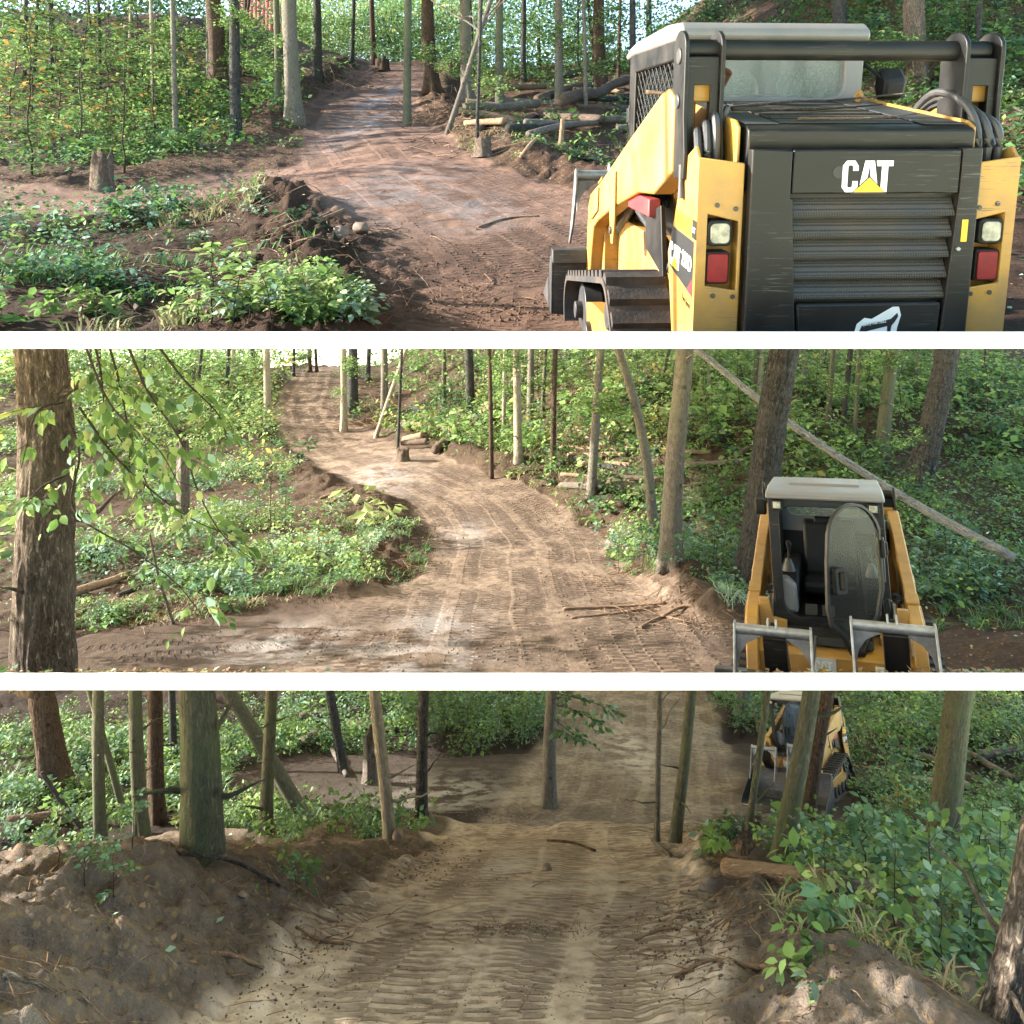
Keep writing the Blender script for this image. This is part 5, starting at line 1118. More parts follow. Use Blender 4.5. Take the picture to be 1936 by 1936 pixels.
# ------------------------------------------------------------------ tracked loaders
class MB:
    """collects boxes, prisms and tubes of one part"""
    def __init__(self): self.V = []; self.F = []
    def poly(self, verts, faces):
        n = len(self.V); self.V += [tuple(v) for v in verts]; self.F += [tuple(i + n for i in f) for f in faces]; return self
    def box(self, x0, x1, y0, y1, z0, z1):
        v = [(x, y, z) for z in (z0, z1) for y in (y0, y1) for x in (x0, x1)]
        return self.poly(v, [(0, 2, 3, 1), (4, 5, 7, 6), (0, 1, 5, 4), (2, 6, 7, 3), (0, 4, 6, 2), (1, 3, 7, 5)])
    def prism(self, ax, pts, a, b):
        f = {'x': lambda p, t: (t, p[0], p[1]), 'y': lambda p, t: (p[0], t, p[1]), 'z': lambda p, t: (p[0], p[1], t)}[ax]
        n = len(pts); v = [f(p, a) for p in pts] + [f(p, b) for p in pts]
        return self.poly(v, [tuple(range(n))[::-1], tuple(range(n, 2 * n))] + [(i, (i + 1) % n, n + (i + 1) % n, n + i) for i in range(n)])
    def ring(self, ax, outer, inner, a, b):
        """plate with an opening; outer and inner have the same number of points"""
        f = {'x': lambda p, t: (t, p[0], p[1]), 'y': lambda p, t: (p[0], t, p[1]), 'z': lambda p, t: (p[0], p[1], t)}[ax]
        n = len(outer); v = [f(p, a) for p in outer] + [f(p, a) for p in inner] + [f(p, b) for p in outer] + [f(p, b) for p in inner]; F_ = []
        for i in range(n):
            j = (i + 1) % n
            F_ += [(i, j, n + j, n + i), (2 * n + i, 3 * n + i, 3 * n + j, 2 * n + j), (i, 2 * n + i, 2 * n + j, j), (n + i, n + j, 3 * n + j, 3 * n + i)]
        return self.poly(v, F_)
    def tube(self, pts, r, n=12, cap=True):
        if np.isscalar(r) and len(pts) > 3: pts = spline(np.array(pts, float), 5)
        r = [r] * len(pts) if np.isscalar(r) else r
        V, q, c, _ = ring_tube(pts, r, n, cap=cap); return self.poly(V, [tuple(x) for x in q] + [tuple(x) for x in c])
    def disc(self, c, r, x0, x1, n=24):
        return self.prism('x', [(c[0] + r * math.cos(t), c[1] + r * math.sin(t)) for t in np.linspace(0, 2 * math.pi, n, endpoint=False)], x0, x1)
    def mirror(self):
        n = len(self.V); self.V += [(-x, y, z) for x, y, z in self.V]; self.F += [tuple(i + n for i in f[::-1]) for f in self.F]; return self
    def mesh(self, name, smooth=False):
        me = bpy.data.meshes.new(name); me.from_pydata(self.V, [], self.F)
        bm = bmesh.new(); bm.from_mesh(me); bmesh.ops.recalc_face_normals(bm, faces=bm.faces); bm.to_mesh(me); bm.free()
        return me

def rrect(x0, x1, z0, z1, r, n=5):
    o = []
    for cx, cz, a0 in ((x1 - r, z1 - r, 0), (x0 + r, z1 - r, 90), (x0 + r, z0 + r, 180), (x1 - r, z0 + r, 270)):
        for t in np.linspace(a0, a0 + 90, n): o.append((cx + r * math.cos(math.radians(t)), cz + r * math.sin(math.radians(t))))
    return o

def hull_loop(circles, n=140):
    """belt line round wheels (y, z, r): convex outline resampled evenly"""
    P = np.array([(c[0] + c[2] * math.cos(t), c[1] + c[2] * math.sin(t)) for c in circles for t in np.linspace(0, 6.283, 48, endpoint=False)])
    P = P[np.lexsort((P[:, 1], P[:, 0]))]
    def half(pts):
        h = []
        for p in pts:
            while len(h) > 1 and (h[-1][0] - h[-2][0]) * (p[1] - h[-2][1]) - (h[-1][1] - h[-2][1]) * (p[0] - h[-2][0]) <= 0: h.pop()
            h.append(p)
        return h
    H = np.array(half(P)[:-1] + half(P[::-1])[:-1]); C = np.vstack([H, H[:1]])
    L = np.concatenate([[0], np.cumsum(np.hypot(*np.diff(C, axis=0).T))]); s = np.linspace(0, L[-1], n, endpoint=False)
    return np.stack([np.interp(s, L, C[:, 0]), np.interp(s, L, C[:, 1])], -1), L[-1]

LOGO_C = [(.50, .66), (.50, .80), (.38, .97), (.12, .97), (0, .82), (0, .15), (.12, 0), (.38, 0), (.50, .15), (.50, .34), (.33, .34), (.33, .18), (.28, .14), (.21, .14), (.17, .18), (.17, .79), (.21, .83), (.28, .83), (.33, .79), (.33, .66)]
LOGO_A = [(.70, .97), (1.00, .97), (1.17, 0), (.985, 0), (.945, .30), (.755, .30), (.715, 0), (.53, 0)]
LOGO_A_IN = [(.80, .44), (.90, .44), (.85, .82)]
LOGO_T = [(1.06, .97), (1.60, .97), (1.60, .80), (1.44, .80), (1.44, 0), (1.24, 0), (1.24, .80), (1.09, .80)]

def loader(name, label, mtx, detail=True, clip=None, sticks=False):
    root = empty(name, (0, 0, 0), label, 'loader', 'tracked loaders on the trail')
    root.matrix_world = mtx
    made = []
    def part(nm, mb, mat, bevel=0.005, parent=None, label=None, smooth=False):
        me = mb.mesh(nm); o = obj(nm, me, M[mat] if isinstance(mat, str) else mat, parent or root)
        if bevel:
            b = o.modifiers.new('bevel', 'BEVEL'); b.width = bevel; b.segments = 2; b.limit_method = 'ANGLE'; b.angle_limit = math.radians(35); b.harden_normals = False
        for p in me.polygons: p.use_smooth = True
        m2 = o.modifiers.new('normals', 'WEIGHTED_NORMAL'); m2.keep_sharp = True
        try: me.set_sharp_from_angle(angle=math.radians(32))
        except Exception: pass
        if label: o['label'] = label
        made.append(o); return o
    def text(nm, body, size, loc, rot, mat, parent, sx=1.0, bold=0.0):
        c = bpy.data.curves.new(nm, 'FONT'); c.body = body; c.size = size; c.extrude = 0.0006; c.offset = bold; c.align_x = 'LEFT'
        t = bpy.data.objects.new(nm, c); col.objects.link(t); bpy.context.view_layer.update(); me = bpy.data.meshes.new_from_object(t.evaluated_get(bpy.context.evaluated_depsgraph_get())); bpy.data.objects.remove(t, do_unlink=True)
        me.materials.clear(); me.materials.append(M[mat]); o = bpy.data.objects.new(nm, me); link(o, parent); o.location = loc; o.rotation_euler = rot; o.scale = (sx, 1, 1); return o
    def logo(parent, org, ux, uz, nrm, h, plate=None):
        org = np.array(org, float); ux = np.array(ux, float); uz = np.array(uz, float); nrm = np.array(nrm, float)
        def lay(nm, polys, mat, lift):
            mb = MB()
            for pl in polys:
                v = [org + h * (p[0] * ux + p[1] * uz) + nrm * lift for p in pl]; w = [p + nrm * 0.0008 for p in v]; n = len(v)
                mb.poly(v + w, [tuple(range(n))[::-1], tuple(range(n, 2 * n))] + [(i, (i + 1) % n, n + (i + 1) % n, n + i) for i in range(n)])
            return part(nm, mb, mat, 0, parent)
        lay('lettering', [LOGO_C, LOGO_A, LOGO_T], 'decal_white', 0.0006)
        lay('letter_counter', [LOGO_A_IN, [(.30, -.05), (1.43, -.05), (.865, .50)]], 'decal_black', 0.0018)
        lay('triangle_mark', [[(.38, 0), (1.35, 0), (.865, .45)]], 'decal_yellow', 0.0030)

    # ---- undercarriage: a rubber track each side
    wheels = [(2.28, 0.285, 0.235), (0.72, 0.285, 0.235), (0.95, 0.565, 0.205), (1.55, 0.21, 0.16)]
    loopP, loopL = hull_loop(wheels, 150)
    nl = 36; lugs, _ = hull_loop(wheels, nl)
    lug_me = MB().prism('x', [(-0.046, -0.006), (0.046, -0.006), (0.034, 0.042), (-0.034, 0.042)], -0.152, 0.152).mesh('lug'); lug_me.materials.append(M['rubber'])
    for s in (-1, 1):
        xa, xb = (0.545 * s, 0.865 * s) if s > 0 else (0.865 * s, 0.545 * s)
        c = loopP.mean(0); d = np.roll(loopP, -1, 0) - np.roll(loopP, 1, 0); nrm = np.stack([d[:, 1], -d[:, 0]], -1); nrm /= np.linalg.norm(nrm, axis=1)[:, None]
        tk = part('track', MB().ring('x', [tuple(p) for p in loopP + nrm * 0.006], [tuple(p) for p in loopP - nrm * 0.028], xa, xb), 'rubber', 0)
        dl = np.roll(lugs, -1, 0) - np.roll(lugs, 1, 0)
        for i in range(nl):
            a = math.atan2(dl[i, 1], dl[i, 0]); p = lugs[i]
            e = bpy.data.objects.new('lug', lug_me)
            wm = Matrix.Translation(((xa + xb) / 2, p[0], p[1])) @ Matrix.Rotation(a + math.pi, 4, 'X')
            if clip is not None and (mtx @ wm).translation.z < clip * (mtx @ wm).translation.y: continue
            link(e, tk); e.matrix_local = wm
        part('sprocket', MB().disc((0.95, 0.565), 0.15, xa + 0.06, xb - 0.06).disc((0.95, 0.565), 0.07, xa + 0.03, xb - 0.03), 'darksteel', 0.004, tk)
        for (y, z, r) in ((2.28, 0.285, 0.19), (0.72, 0.285, 0.19)): part('idler', MB().disc((y, z), r, xa + 0.10, xb - 0.10).disc((y, z), 0.06, xa + 0.05, xb - 0.05), 'darksteel', 0.004, tk)
        for y in (1.05, 1.34, 1.64, 1.94): part('roller', MB().disc((y, 0.185), 0.10, xa + 0.07, xb - 0.07, 18), 'darksteel', 0.003, tk)
        xc = (xa + xb) / 2
        part('track_frame', MB().prism('x', [(0.75, 0.20), (2.2, 0.20), (2.3, 0.34), (1.9, 0.42), (1.25, 0.46), (1.1, 0.62), (0.8, 0.62), (0.66, 0.36)], xc - 0.055, xc + 0.055), 'yellow', 0.008, tk)
    # ---- body tub and nose
    part('chassis', MB().prism('x', [(0.12, 0.42), (0.45, 0.24), (2.1, 0.24), (2.42, 0.45), (2.42, 0.86), (2.1, 0.93), (0.95, 0.93), (0.95, 1.30), (0.12, 1.30)], -0.50, 0.50), 'yellow', 0.01)
    nose = part('front_bumper', MB().prism('x', [(2.36, 0.50), (2.55, 0.56), (2.55, 0.80), (2.44, 0.86), (2.36, 0.86)], -0.60, 0.60), 'yellow', 0.008)
    part('foot_step', MB().prism('x', [(2.30, 0.865), (2.50, 0.865), (2.48, 0.93), (2.30, 0.96)], -0.30, 0.36), 'black', 0.008)
    for s in (-1, 1): part('shoulder_plate', MB().prism('y', [(0.36 * s, 0.86), (0.585 * s, 0.86), (0.585 * s, 1.17), (0.50 * s, 1.17), (0.48 * s, 1.02), (0.36 * s, 1.0)], 2.30, 2.36), 'yellow', 0.006)
    pl = part('logo_plate', MB().box(-0.01, 0.17, 2.551, 2.556, 0.66, 0.79), 'decal_silver', 0.0015, nose)
    logo(pl, (0.155, 2.5565, 0.685), (-1, 0, 0), (0, 0, 1), (0, 1, 0), 0.085)
    pl = part('dealer_plate', MB().box(-0.46, -0.30, 2.551, 2.555, 0.64, 0.77), 'decal_white', 0.0015, nose)
    text('lettering', 'Michigan', 0.036, (-0.31, 2.5565, 0.715), (math.pi / 2, 0, math.pi), 'red', pl, 0.95)
    # ---- engine bay: hood, guard door, light housings
    hood = part('hood', MB().prism('x', [(0.02, 1.475), (0.02, 1.545), (0.06, 1.560), (0.96, 1.685), (0.96, 1.30), (0.10, 1.30)], -0.455, 0.47), 'black', 0.008)
    gr = MB(); z0 = lambda y: 1.562 + (y - 0.06) * 0.1389
    gr.poly([(-0.29, 0.13, z0(0.13)), (0.27, 0.13, z0(0.13)), (0.27, 0.86, z0(0.86)), (-0.29, 0.86, z0(0.86))] + [(-0.29, 0.13, z0(0.13) + .004), (0.27, 0.13, z0(0.13) + .004), (0.27, 0.86, z0(0.86) + .004), (-0.29, 0.86, z0(0.86) + .004)], [(0, 3, 2, 1), (4, 5, 6, 7), (0, 1, 5, 4), (1, 2, 6, 5), (2, 3, 7, 6), (3, 0, 4, 7)])
    part('hood_grille', gr, 'grille', 0, hood)
    for y in (0.24, 0.36, 0.48, 0.60, 0.72): part('grille_rib', MB().box(-0.285, 0.265, y, y + 0.022, z0(y) + 0.003, z0(y) + 0.012), 'grille', 0.003, hood)
    part('hood_side_plate', MB().poly([(-0.452, 0.08, z0(.08)), (-0.31, 0.08, z0(.08)), (-0.31, 0.95, z0(.95)), (-0.452, 0.95, z0(.95))] + [(-0.452, 0.08, z0(.08) + .006), (-0.31, 0.08, z0(.08) + .006), (-0.31, 0.95, z0(.95) + .006), (-0.452, 0.95, z0(.95) + .006)], [(0, 3, 2, 1), (4, 5, 6, 7), (0, 1, 5, 4), (1, 2, 6, 5), (2, 3, 7, 6), (3, 0, 4, 7)]), 'darksteel', 0.002, hood)
    part('hood_side_plate', MB().poly([(0.29, 0.08, z0(.08)), (0.465, 0.08, z0(.08)), (0.465, 0.95, z0(.95)), (0.29, 0.95, z0(.95))] + [(0.29, 0.08, z0(.08) + .006), (0.465, 0.08, z0(.08) + .006), (0.465, 0.95, z0(.95) + .006), (0.29, 0.95, z0(.95) + .006)], [(0, 3, 2, 1), (4, 5, 6, 7), (0, 1, 5, 4), (1, 2, 6, 5), (2, 3, 7, 6), (3, 0, 4, 7)]), 'darksteel', 0.002, hood)
    for s in (-1, 1): part('side_rail', MB().prism('x', [(0.05, 1.30), (0.05, 1.555), (0.09, 1.582), (0.98, 1.705), (0.98, 1.25)], *(sorted((0.476 * s, 0.490 * s)))), 'yellow', 0.004)
    # guard door with louvres
    door = part('guard_door', MB().prism('y', [(-0.455, 1.47), (-0.295, 1.465), (-0.295, 1.28), (-0.285, 1.27), (-0.22, 0.42), (-0.455, 0.42)], -0.035, 0.02)
                .prism('y', [(0.395, 1.475), (0.475, 1.475), (0.475, 0.42), (0.355, 0.42), (0.395, 1.30)], -0.03, 0.02).box(-0.44, 0.46, 0.02, 0.035, 0.42, 1.47), 'black', 0.006)
    top = part('name_panel', MB().box(-0.288, 0.389, -0.028, 0.018, 1.295, 1.468), 'black', 0.007, door)
    logo(top, (-0.090, -0.0283, 1.302), (1, 0, 0), (0, 0, 1), (0, -1, 0), 0.127)
    part('lock_hole', MB().prism('y', [(-0.105 + 0.024 * math.cos(t), 1.38 + 0.024 * math.sin(t)) for t in np.linspace(0, 6.28, 20, endpoint=False)], -0.0295, -0.02), 'decal_black', 0, top)
    for i in range(5):
        zt = 1.275 - i * 0.084; xl = -0.282 + (1.27 - zt) * 0.075; xr = 0.388 - (1.28 - zt) * 0.04
        lv = MB().poly([(xl, 0.015, zt), (xr, 0.015, zt), (xr, -0.020, zt - 0.058), (xl, -0.020, zt - 0.058), (xl, -0.020, zt - 0.070), (xr, -0.020, zt - 0.070), (xr, 0.015, zt - 0.074), (xl, 0.015, zt - 0.074)],
                       [(0, 1, 2, 3), (3, 2, 5, 4), (4, 5, 6, 7), (0, 3, 4, 7), (1, 6, 5, 2), (0, 7, 6, 1)])
        part('louvre', lv, 'grille', 0.0015, door)
    low = part('lower_panel', MB().prism('y', [(-0.243, 0.852), (0.365, 0.852), (0.352, 0.42), (-0.215, 0.42)], -0.024, 0.018), 'black', 0.012, door)
    part('handle_slot', MB().box(0.415, 0.440, -0.0315, -0.028, 1.10, 1.19), 'decal_yellow', 0.002, door)
    part('door_bolt', MB().prism('y', [(0.405 + 0.009 * math.cos(t), 1.072 + 0.009 * math.sin(t)) for t in np.linspace(0, 6.28, 10, endpoint=False)], -0.040, -0.028), 'steel', 0.002, door)
    # round white sticker with a little boom drawing and a number
    stk = part('sticker', MB().prism('y', [(0.00, 0.70), (0.015, 0.765), (0.045, 0.79), (0.075, 0.785), (0.16, 0.835), (0.185, 0.835), (0.197, 0.80), (0.185, 0.75), (0.18, 0.70)], -0.0262, -0.0245), 'decal_white', 0.0004, low)
    part('boom_drawing', MB().prism('y', [(0.02, 0.715), (0.035, 0.757), (0.155, 0.785), (0.180, 0.81), (0.185, 0.795), (0.172, 0.772), (0.160, 0.757), (0.155, 0.715), (0.145, 0.715), (0.142, 0.755), (0.06, 0.735), (0.05, 0.715)], -0.0272, -0.0263), 'decal_black', 0, stk)
    text('phone_number', '(269) 908-3682', 0.020, (0.040, -0.0278, 0.757), (math.pi / 2, -0.14, 0), 'decal_white', stk, 0.78)
    # light housings each side of the door
    for s in (-1, 1):
        o = lambda a: sorted((a[0] * s, a[1] * s))
        X0, X1 = o((0.470, 0.655))
        ho = MB(); outer = [(0.470 * s, 1.415), (0.655 * s, 1.44), (0.655 * s, 0.42), (0.470 * s, 0.42)]; inner = [(0.485 * s, 1.185), (0.612 * s, 1.215), (0.612 * s, 0.925), (0.485 * s, 0.905)]
        ho.ring('y', outer, inner, 0.0, 0.012)
        hs = part('light_housing', ho, 'yellow', 0.004)
        part('housing_side', MB().prism('x', [(0.013, 1.44), (0.05, 1.48), (0.21, 1.42), (0.36, 1.10), (0.42, 1.00), (0.38, 0.86), (0.24, 0.42), (0.013, 0.42)], *o((0.642, 0.656))), 'yellow', 0.003, hs)
        part('recess_back', MB().box(*o((0.475, 0.64)), 0.085, 0.095, 0.86, 1.26), 'yellow', 0.003, hs)
        part('recess_wall', MB().box(*o((0.475, 0.483)), 0.012, 0.09, 0.90, 1.19).box(*o((0.613, 0.621)), 0.012, 0.09, 0.92, 1.21), 'yellow', 0.002, hs)
        lamp = part('work_lamp', MB().prism('y', rrect(*o((0.508, 0.610)), 1.085, 1.190, 0.022), 0.0, 0.085), 'inner', 0.006, hs)
        part('lens', MB().prism('y', rrect(*o((0.520, 0.598)), 1.097, 1.178, 0.018), -0.006, 0.0), 'clearlens', 0.003, lamp)
        tail = part('tail_lamp', MB().prism('y', rrect(*o((0.512, 0.610)), 0.930, 1.062, 0.012), 0.01, 0.085), 'inner', 0.004, hs)
        part('lens', MB().prism('y', rrect(*o((0.519, 0.603)), 0.938, 1.054, 0.010), 0.002, 0.0098), 'redlens', 0.003, tail)
        for (x, z) in ((0.575, 1.25), (0.500, 1.235), (0.578, 0.885), (0.497, 0.88)):
            part('bolt', MB().prism('y', [(x * s + 0.010 * math.cos(t), z + 0.010 * math.sin(t)) for t in np.linspace(0, 6.28, 8, endpoint=False)], -0.006, 0.001), 'darksteel', 0.002, hs)
        if s < 0:
            xs = -0.6565
            dec = part('number_decal', MB().prism('x', [(0.02, 1.10), (0.345, 1.125), (0.365, 1.09), (0.395, 0.985), (0.385, 0.945), (0.02, 0.875)], xs - 0.0006, xs), 'decal_black', 0, hs)
            logo(dec, (xs - 0.0007, 0.375, 0.955), (0, -1, -0.07), (0, 0, 1), (-1, 0, 0), 0.105)
            text('lettering', '259D', 0.088, (xs - 0.0016, 0.185, 0.985), (math.pi / 2, 0.10, -math.pi / 2), 'decal_white', dec, 0.72, 0.002)
            part('red_corner', MB().prism('x', [(0.02, 0.95), (0.10, 0.89), (0.02, 0.875)], xs - 0.0016, xs - 0.0007), 'red', 0, dec)
            dp = part('dealer_decal', MB().prism('x', [(0.055, 1.115), (0.30, 1.135), (0.30, 1.205), (0.055, 1.19)], xs - 0.0006, xs), 'decal_yellow', 0, hs)
            text('lettering', 'Michigan', 0.05, (xs - 0.0008, 0.285, 1.153), (math.pi / 2, 0.06, -math.pi / 2), 'decal_black', dp, 0.85)
            dq = part('dealer_decal', MB().prism('x', [(0.0, 1.11), (0.054, 1.115), (0.054, 1.19), (0.0, 1.186)], xs - 0.0007, xs), 'decal_black', 0, hs)
            text('lettering', 'CAT', 0.028, (xs - 0.0012, 0.050, 1.14), (math.pi / 2, 0.06, -math.pi / 2), 'decal_white', dq, 0.78, 0.0008)
            text('speed_lettering', 'Two Speed', 0.036, (xs - 0.0012, 0.165, 0.838), (math.pi / 2, 0.16, -math.pi / 2), 'decal_black', hs, 0.75)
            part('latch', MB().tube([(-0.664, 0.20, 1.40), (-0.668, 0.195, 1.32), (-0.664, 0.19, 1.26)], [0.016, 0.012, 0.020], 10), 'darksteel', 0.002, hs)
    # ---- uprights behind the cab and the cross tube
    for s in (-1, 1):
        tw = MB()
        prof = [(0.16, 1.34), (0.30, 1.34), (0.36, 1.50), (0.36, 1.86)] + [(0.27 + 0.09 * math.cos(t), 1.875 + 0.075 * math.sin(t)) for t in np.linspace(0, math.pi, 9)] + [(0.18, 1.60), (0.15, 1.45)]
        for xo in (0.665, 0.515): tw.prism('x', prof, *sorted(((xo + 0.009) * s, (xo - 0.009) * s)))
        up = part('upright', tw, 'black', 0.004)
        tower = MB().ring('y', [(0.526 * s, 1.34), (0.654 * s, 1.34), (0.654 * s, 1.84), (0.526 * s, 1.84)], [(0.560 * s, 1.46), (0.625 * s, 1.46), (0.625 * s, 1.725), (0.560 * s, 1.725)], 0.20, 0.212)
        part('web_plate', tower, 'black', 0.004, up)
        part('pivot_block', MB().box(*sorted((0.535 * s, 0.648 * s)), 0.24, 0.34, 1.66, 1.74), 'yellow', 0.008, up)
        for (y, z, r) in ((0.26, 1.845, 0.034), (0.265, 1.66, 0.030)):
            pb = MB().tube([(0.682 * s, y, z), (0.672 * s, y, z)], r, 18); part('pin_boss', pb, 'darksteel', 0.004, up)
        for i in range(3):
            x = (0.545 + 0.036 * i) * s; hz = 1.60 - 0.03 * i
            part('hydraulic_hose', MB().tube([(x, 0.30, 1.50), (x, 0.22, hz - 0.03), (x, 0.17, hz), (x + 0.004 * s, 0.13, hz - 0.07), (x + 0.006 * s, 0.12, 1.42), (x + 0.004 * s, 0.15, 1.28)], 0.0165, 9), 'hose', 0, up)
        # lift arm
        arm = [(0.30, 1.36), (0.30, 1.68), (0.40, 1.72), (0.52, 1.70), (1.15, 1.50), (2.06, 1.20), (2.42, 1.10), (2.52, 1.04), (2.60, 0.86), (2.64, 0.48), (2.60, 0.40), (2.50, 0.42), (2.42, 0.70), (2.34, 0.86), (2.16, 0.93), (1.60, 1.08), (0.95, 1.22), (0.62, 1.24)]
        am = part('lift_arm', MB().prism('x', arm, *sorted((0.585 * s, 0.685 * s))), 'yellow', 0.010)
        part('arm_gusset', MB().prism('x', [(2.10, 1.16), (2.40, 1.085), (2.50, 0.98), (2.48, 0.90), (2.34, 0.92), (2.12, 1.00)], *sorted((0.686 * s, 0.698 * s))), 'yellow', 0.004, am)
        part('arm_lug', MB().prism('x', [(1.50, 1.30), (1.70, 1.26), (1.66, 1.05), (1.60, 0.86), (1.54, 0.86), (1.50, 1.02)], *sorted((0.686 * s, 0.700 * s))), 'yellow', 0.004, am)
        part('arm_joint_plate', MB().prism('x', [(2.02, 1.235), (2.16, 1.19), (2.16, 1.175), (2.02, 1.215)], *sorted((0.583 * s, 0.687 * s))), 'yellow', 0.003, am)
        part('lug_pin', MB().tube([(0.712 * s, 1.58, 0.94), (0.70 * s, 1.58, 0.94)], 0.024, 14), 'darksteel', 0.003, am)
        part('lift_cylinder', MB().tube([(0.56 * s, 0.62, 0.88), (0.56 * s, 1.10, 1.00)], 0.045, 14).tube([(0.56 * s, 1.10, 1.00), (0.56 * s, 1.60, 1.10)], 0.024, 10), 'darksteel', 0)
        part('link_plate', MB().prism('x', [(0.62, 0.84), (0.98, 0.92), (1.02, 1.10), (0.70, 1.18)], *sorted((0.60 * s, 0.625 * s))), 'black', 0.004)
        part('tilt_cylinder', MB().tube([(0.50 * s, 1.85, 1.08), (0.50 * s, 2.32, 0.86)], 0.034, 12).tube([(0.50 * s, 2.32, 0.86), (0.50 * s, 2.58, 0.62)], 0.020, 10), 'steel', 0)
        part('lower_link', MB().prism('x', [(2.2, 0.92), (2.30, 0.94), (2.47, 0.62), (2.50, 0.42), (2.42, 0.42), (2.36, 0.62)], *sorted((0.45 * s, 0.47 * s))), 'yellow', 0.004)
    part('safety_strut', MB().box(-0.66, -0.60, 0.80, 1.30, 1.11, 1.20), 'red', 0.006)
    part('cross_tube', MB().tube([(-0.645, 0.265, 1.872), (0.645, 0.265, 1.872)], 0.042, 20), 'black', 0.002)
    part('hose_bundle', MB().tube([(-0.505, 0.30, 1.36), (-0.50, 0.22, 1.55), (-0.485, 0.20, 1.63), (-0.475, 0.26, 1.60), (-0.47, 0.32, 1.45)], 0.013, 9), 'hose', 0)
    for i in range(3):
        part('hose_loop', MB().tube([(0.49 + 0.004 * i, 0.60, 1.55), (0.495 + 0.02 * i, 0.38, 1.70 - 0.02 * i), (0.505 + 0.035 * i, 0.18, 1.66 - 0.025 * i), (0.515 + 0.045 * i, 0.08, 1.54), (0.52 + 0.045 * i, 0.09, 1.36)], 0.0165, 9), 'hose', 0)
    part('exhaust_pipe', MB().tube([(-0.33, 0.84, 1.60), (-0.33, 0.82, 1.74), (-0.315, 0.76, 1.82)], [0.030, 0.030, 0.036], 14, False), 'rust', 0.001)
    part('lifting_eye', MB().ring('x', [(0.86 + 0.035 * math.cos(t), 1.705 + 0.035 * math.sin(t)) for t in np.linspace(0, 6.28, 14, endpoint=False)], [(0.86 + 0.014 * math.cos(t), 1.705 + 0.014 * math.sin(t)) for t in np.linspace(0, 6.28, 14, endpoint=False)], 0.40, 0.412), 'yellow', 0.002)
    # ---- cab
    op = rrect(-0.385, 0.385, 1.02, 1.93, 0.12, 6); ou = rrect(-0.47, 0.47, 0.94, 2.03, 0.03, 6)
    frame = part('cab_frame', MB().ring('y', ou, op, 2.19, 2.25), 'black', 0.008)
    for s in (-1, 1):
        sidep = [(1.00, 1.02), (2.20, 0.94), (2.26, 1.10), (2.20, 2.02), (1.04, 2.02)]; hole = [(1.10, 1.12), (2.08, 1.06), (2.12, 1.14), (2.08, 1.90), (1.13, 1.90)]
        part('cab_side', MB().ring('x', sidep, hole, *sorted((0.435 * s, 0.470 * s))), 'black', 0.008, frame)
    wr = rrect(-0.385, 0.375, 1.705, 1.935, 0.07, 6); wo = rrect(-0.47, 0.47, 1.55, 2.03, 0.05, 6)
    part('rear_frame', MB().ring('y', wo, wr, 0.96, 1.02), 'roofgrey', 0.010, frame)
    part('rear_window', MB().prism('y', rrect(-0.39, 0.38, 1.70, 1.94, 0.07, 6), 0.992, 0.998), 'rearglass', 0, frame)
    part('rear_firewall', MB().box(-0.43, 0.43, 1.0, 1.03, 1.0, 1.55), 'inner', 0.005, frame)
    roof = [(0.93, 1.99), (0.93, 2.035), (0.99, 2.075), (1.25, 2.095), (2.0, 2.085), (2.22, 2.06), (2.32, 2.03), (2.32, 1.995), (2.1, 2.01)]
    rf = part('cab_roof', MB().prism('x', roof, -0.485, 0.485), 'roofgrey', 0.028)
    part('roof_hatch', MB().prism('x', [(1.35, 2.088), (1.95, 2.083), (1.93, 2.106), (1.37, 2.110)], -0.30, 0.30), 'roofgrey', 0.008, rf)
    for s in (-1, 1):
        sc = part('side_screen', MB().box(*sorted((0.430 * s, 0.440 * s)), 1.09, 1.10, 1.10, 1.90).box(*sorted((0.430 * s, 0.440 * s)), 2.09, 2.10, 1.08, 1.90), 'black', 0, frame)
        def bars(nm, pts):
            for a, b in pts:
                part(nm, MB().tube([(0.448 * s, a[0], a[1]), (0.448 * s, b[0], b[1])], 0.0042, 5, False), 'black', 0, sc)
        if detail:
            y0, y1, za, zb = 1.11, 2.10, 1.10, 1.90; dg = []
            for c in np.arange(-0.5, 2.0, 0.085):     # diagonals of an expanded-metal screen
                for sg in (1, -1):
                    q = []
                    for yy in (y0, y1):
                        zz = za + (c + sg * (yy - y0) * 0.9 if sg > 0 else c + 0.0 - (yy - y1) * 0.9 - 0.5)
                        q.append((yy, zz))
                    (ya, z1), (yb, z2) = q; m = (z2 - z1) / (yb - ya)
                    lo = max(y0, min((za - z1) / m + ya, (zb - z1) / m + ya)); hi = min(y1, max((za - z1) / m + ya, (zb - z1) / m + ya))
                    if hi - lo > 0.05: dg.append(((lo, z1 + m * (lo - ya)), (hi, z1 + m * (hi - ya))))
            bars('screen_bar', dg)
        hl = part('head_lamp', MB().box(*sorted((0.345 * s, 0.435 * s)), 2.25, 2.31, 1.90, 1.985), 'inner', 0.006, frame)
        part('lens', MB().box(*sorted((0.358 * s, 0.422 * s)), 2.31, 2.315, 1.915, 1.972), 'clearlens', 0.003, hl)
    seat = part('seat', MB().prism('x', [(1.12, 1.12), (1.75, 1.10), (1.78, 1.20), (1.70, 1.235), (1.30, 1.21), (1.22, 1.66), (1.16, 1.70), (1.09, 1.68)], -0.235, 0.235), 'inner', 0.03)
    part('head_rest', MB().prism('x', [(1.13, 1.65), (1.21, 1.65), (1.20, 1.72), (1.14, 1.73)], -0.13, 0.13), 'inner', 0.02, seat)
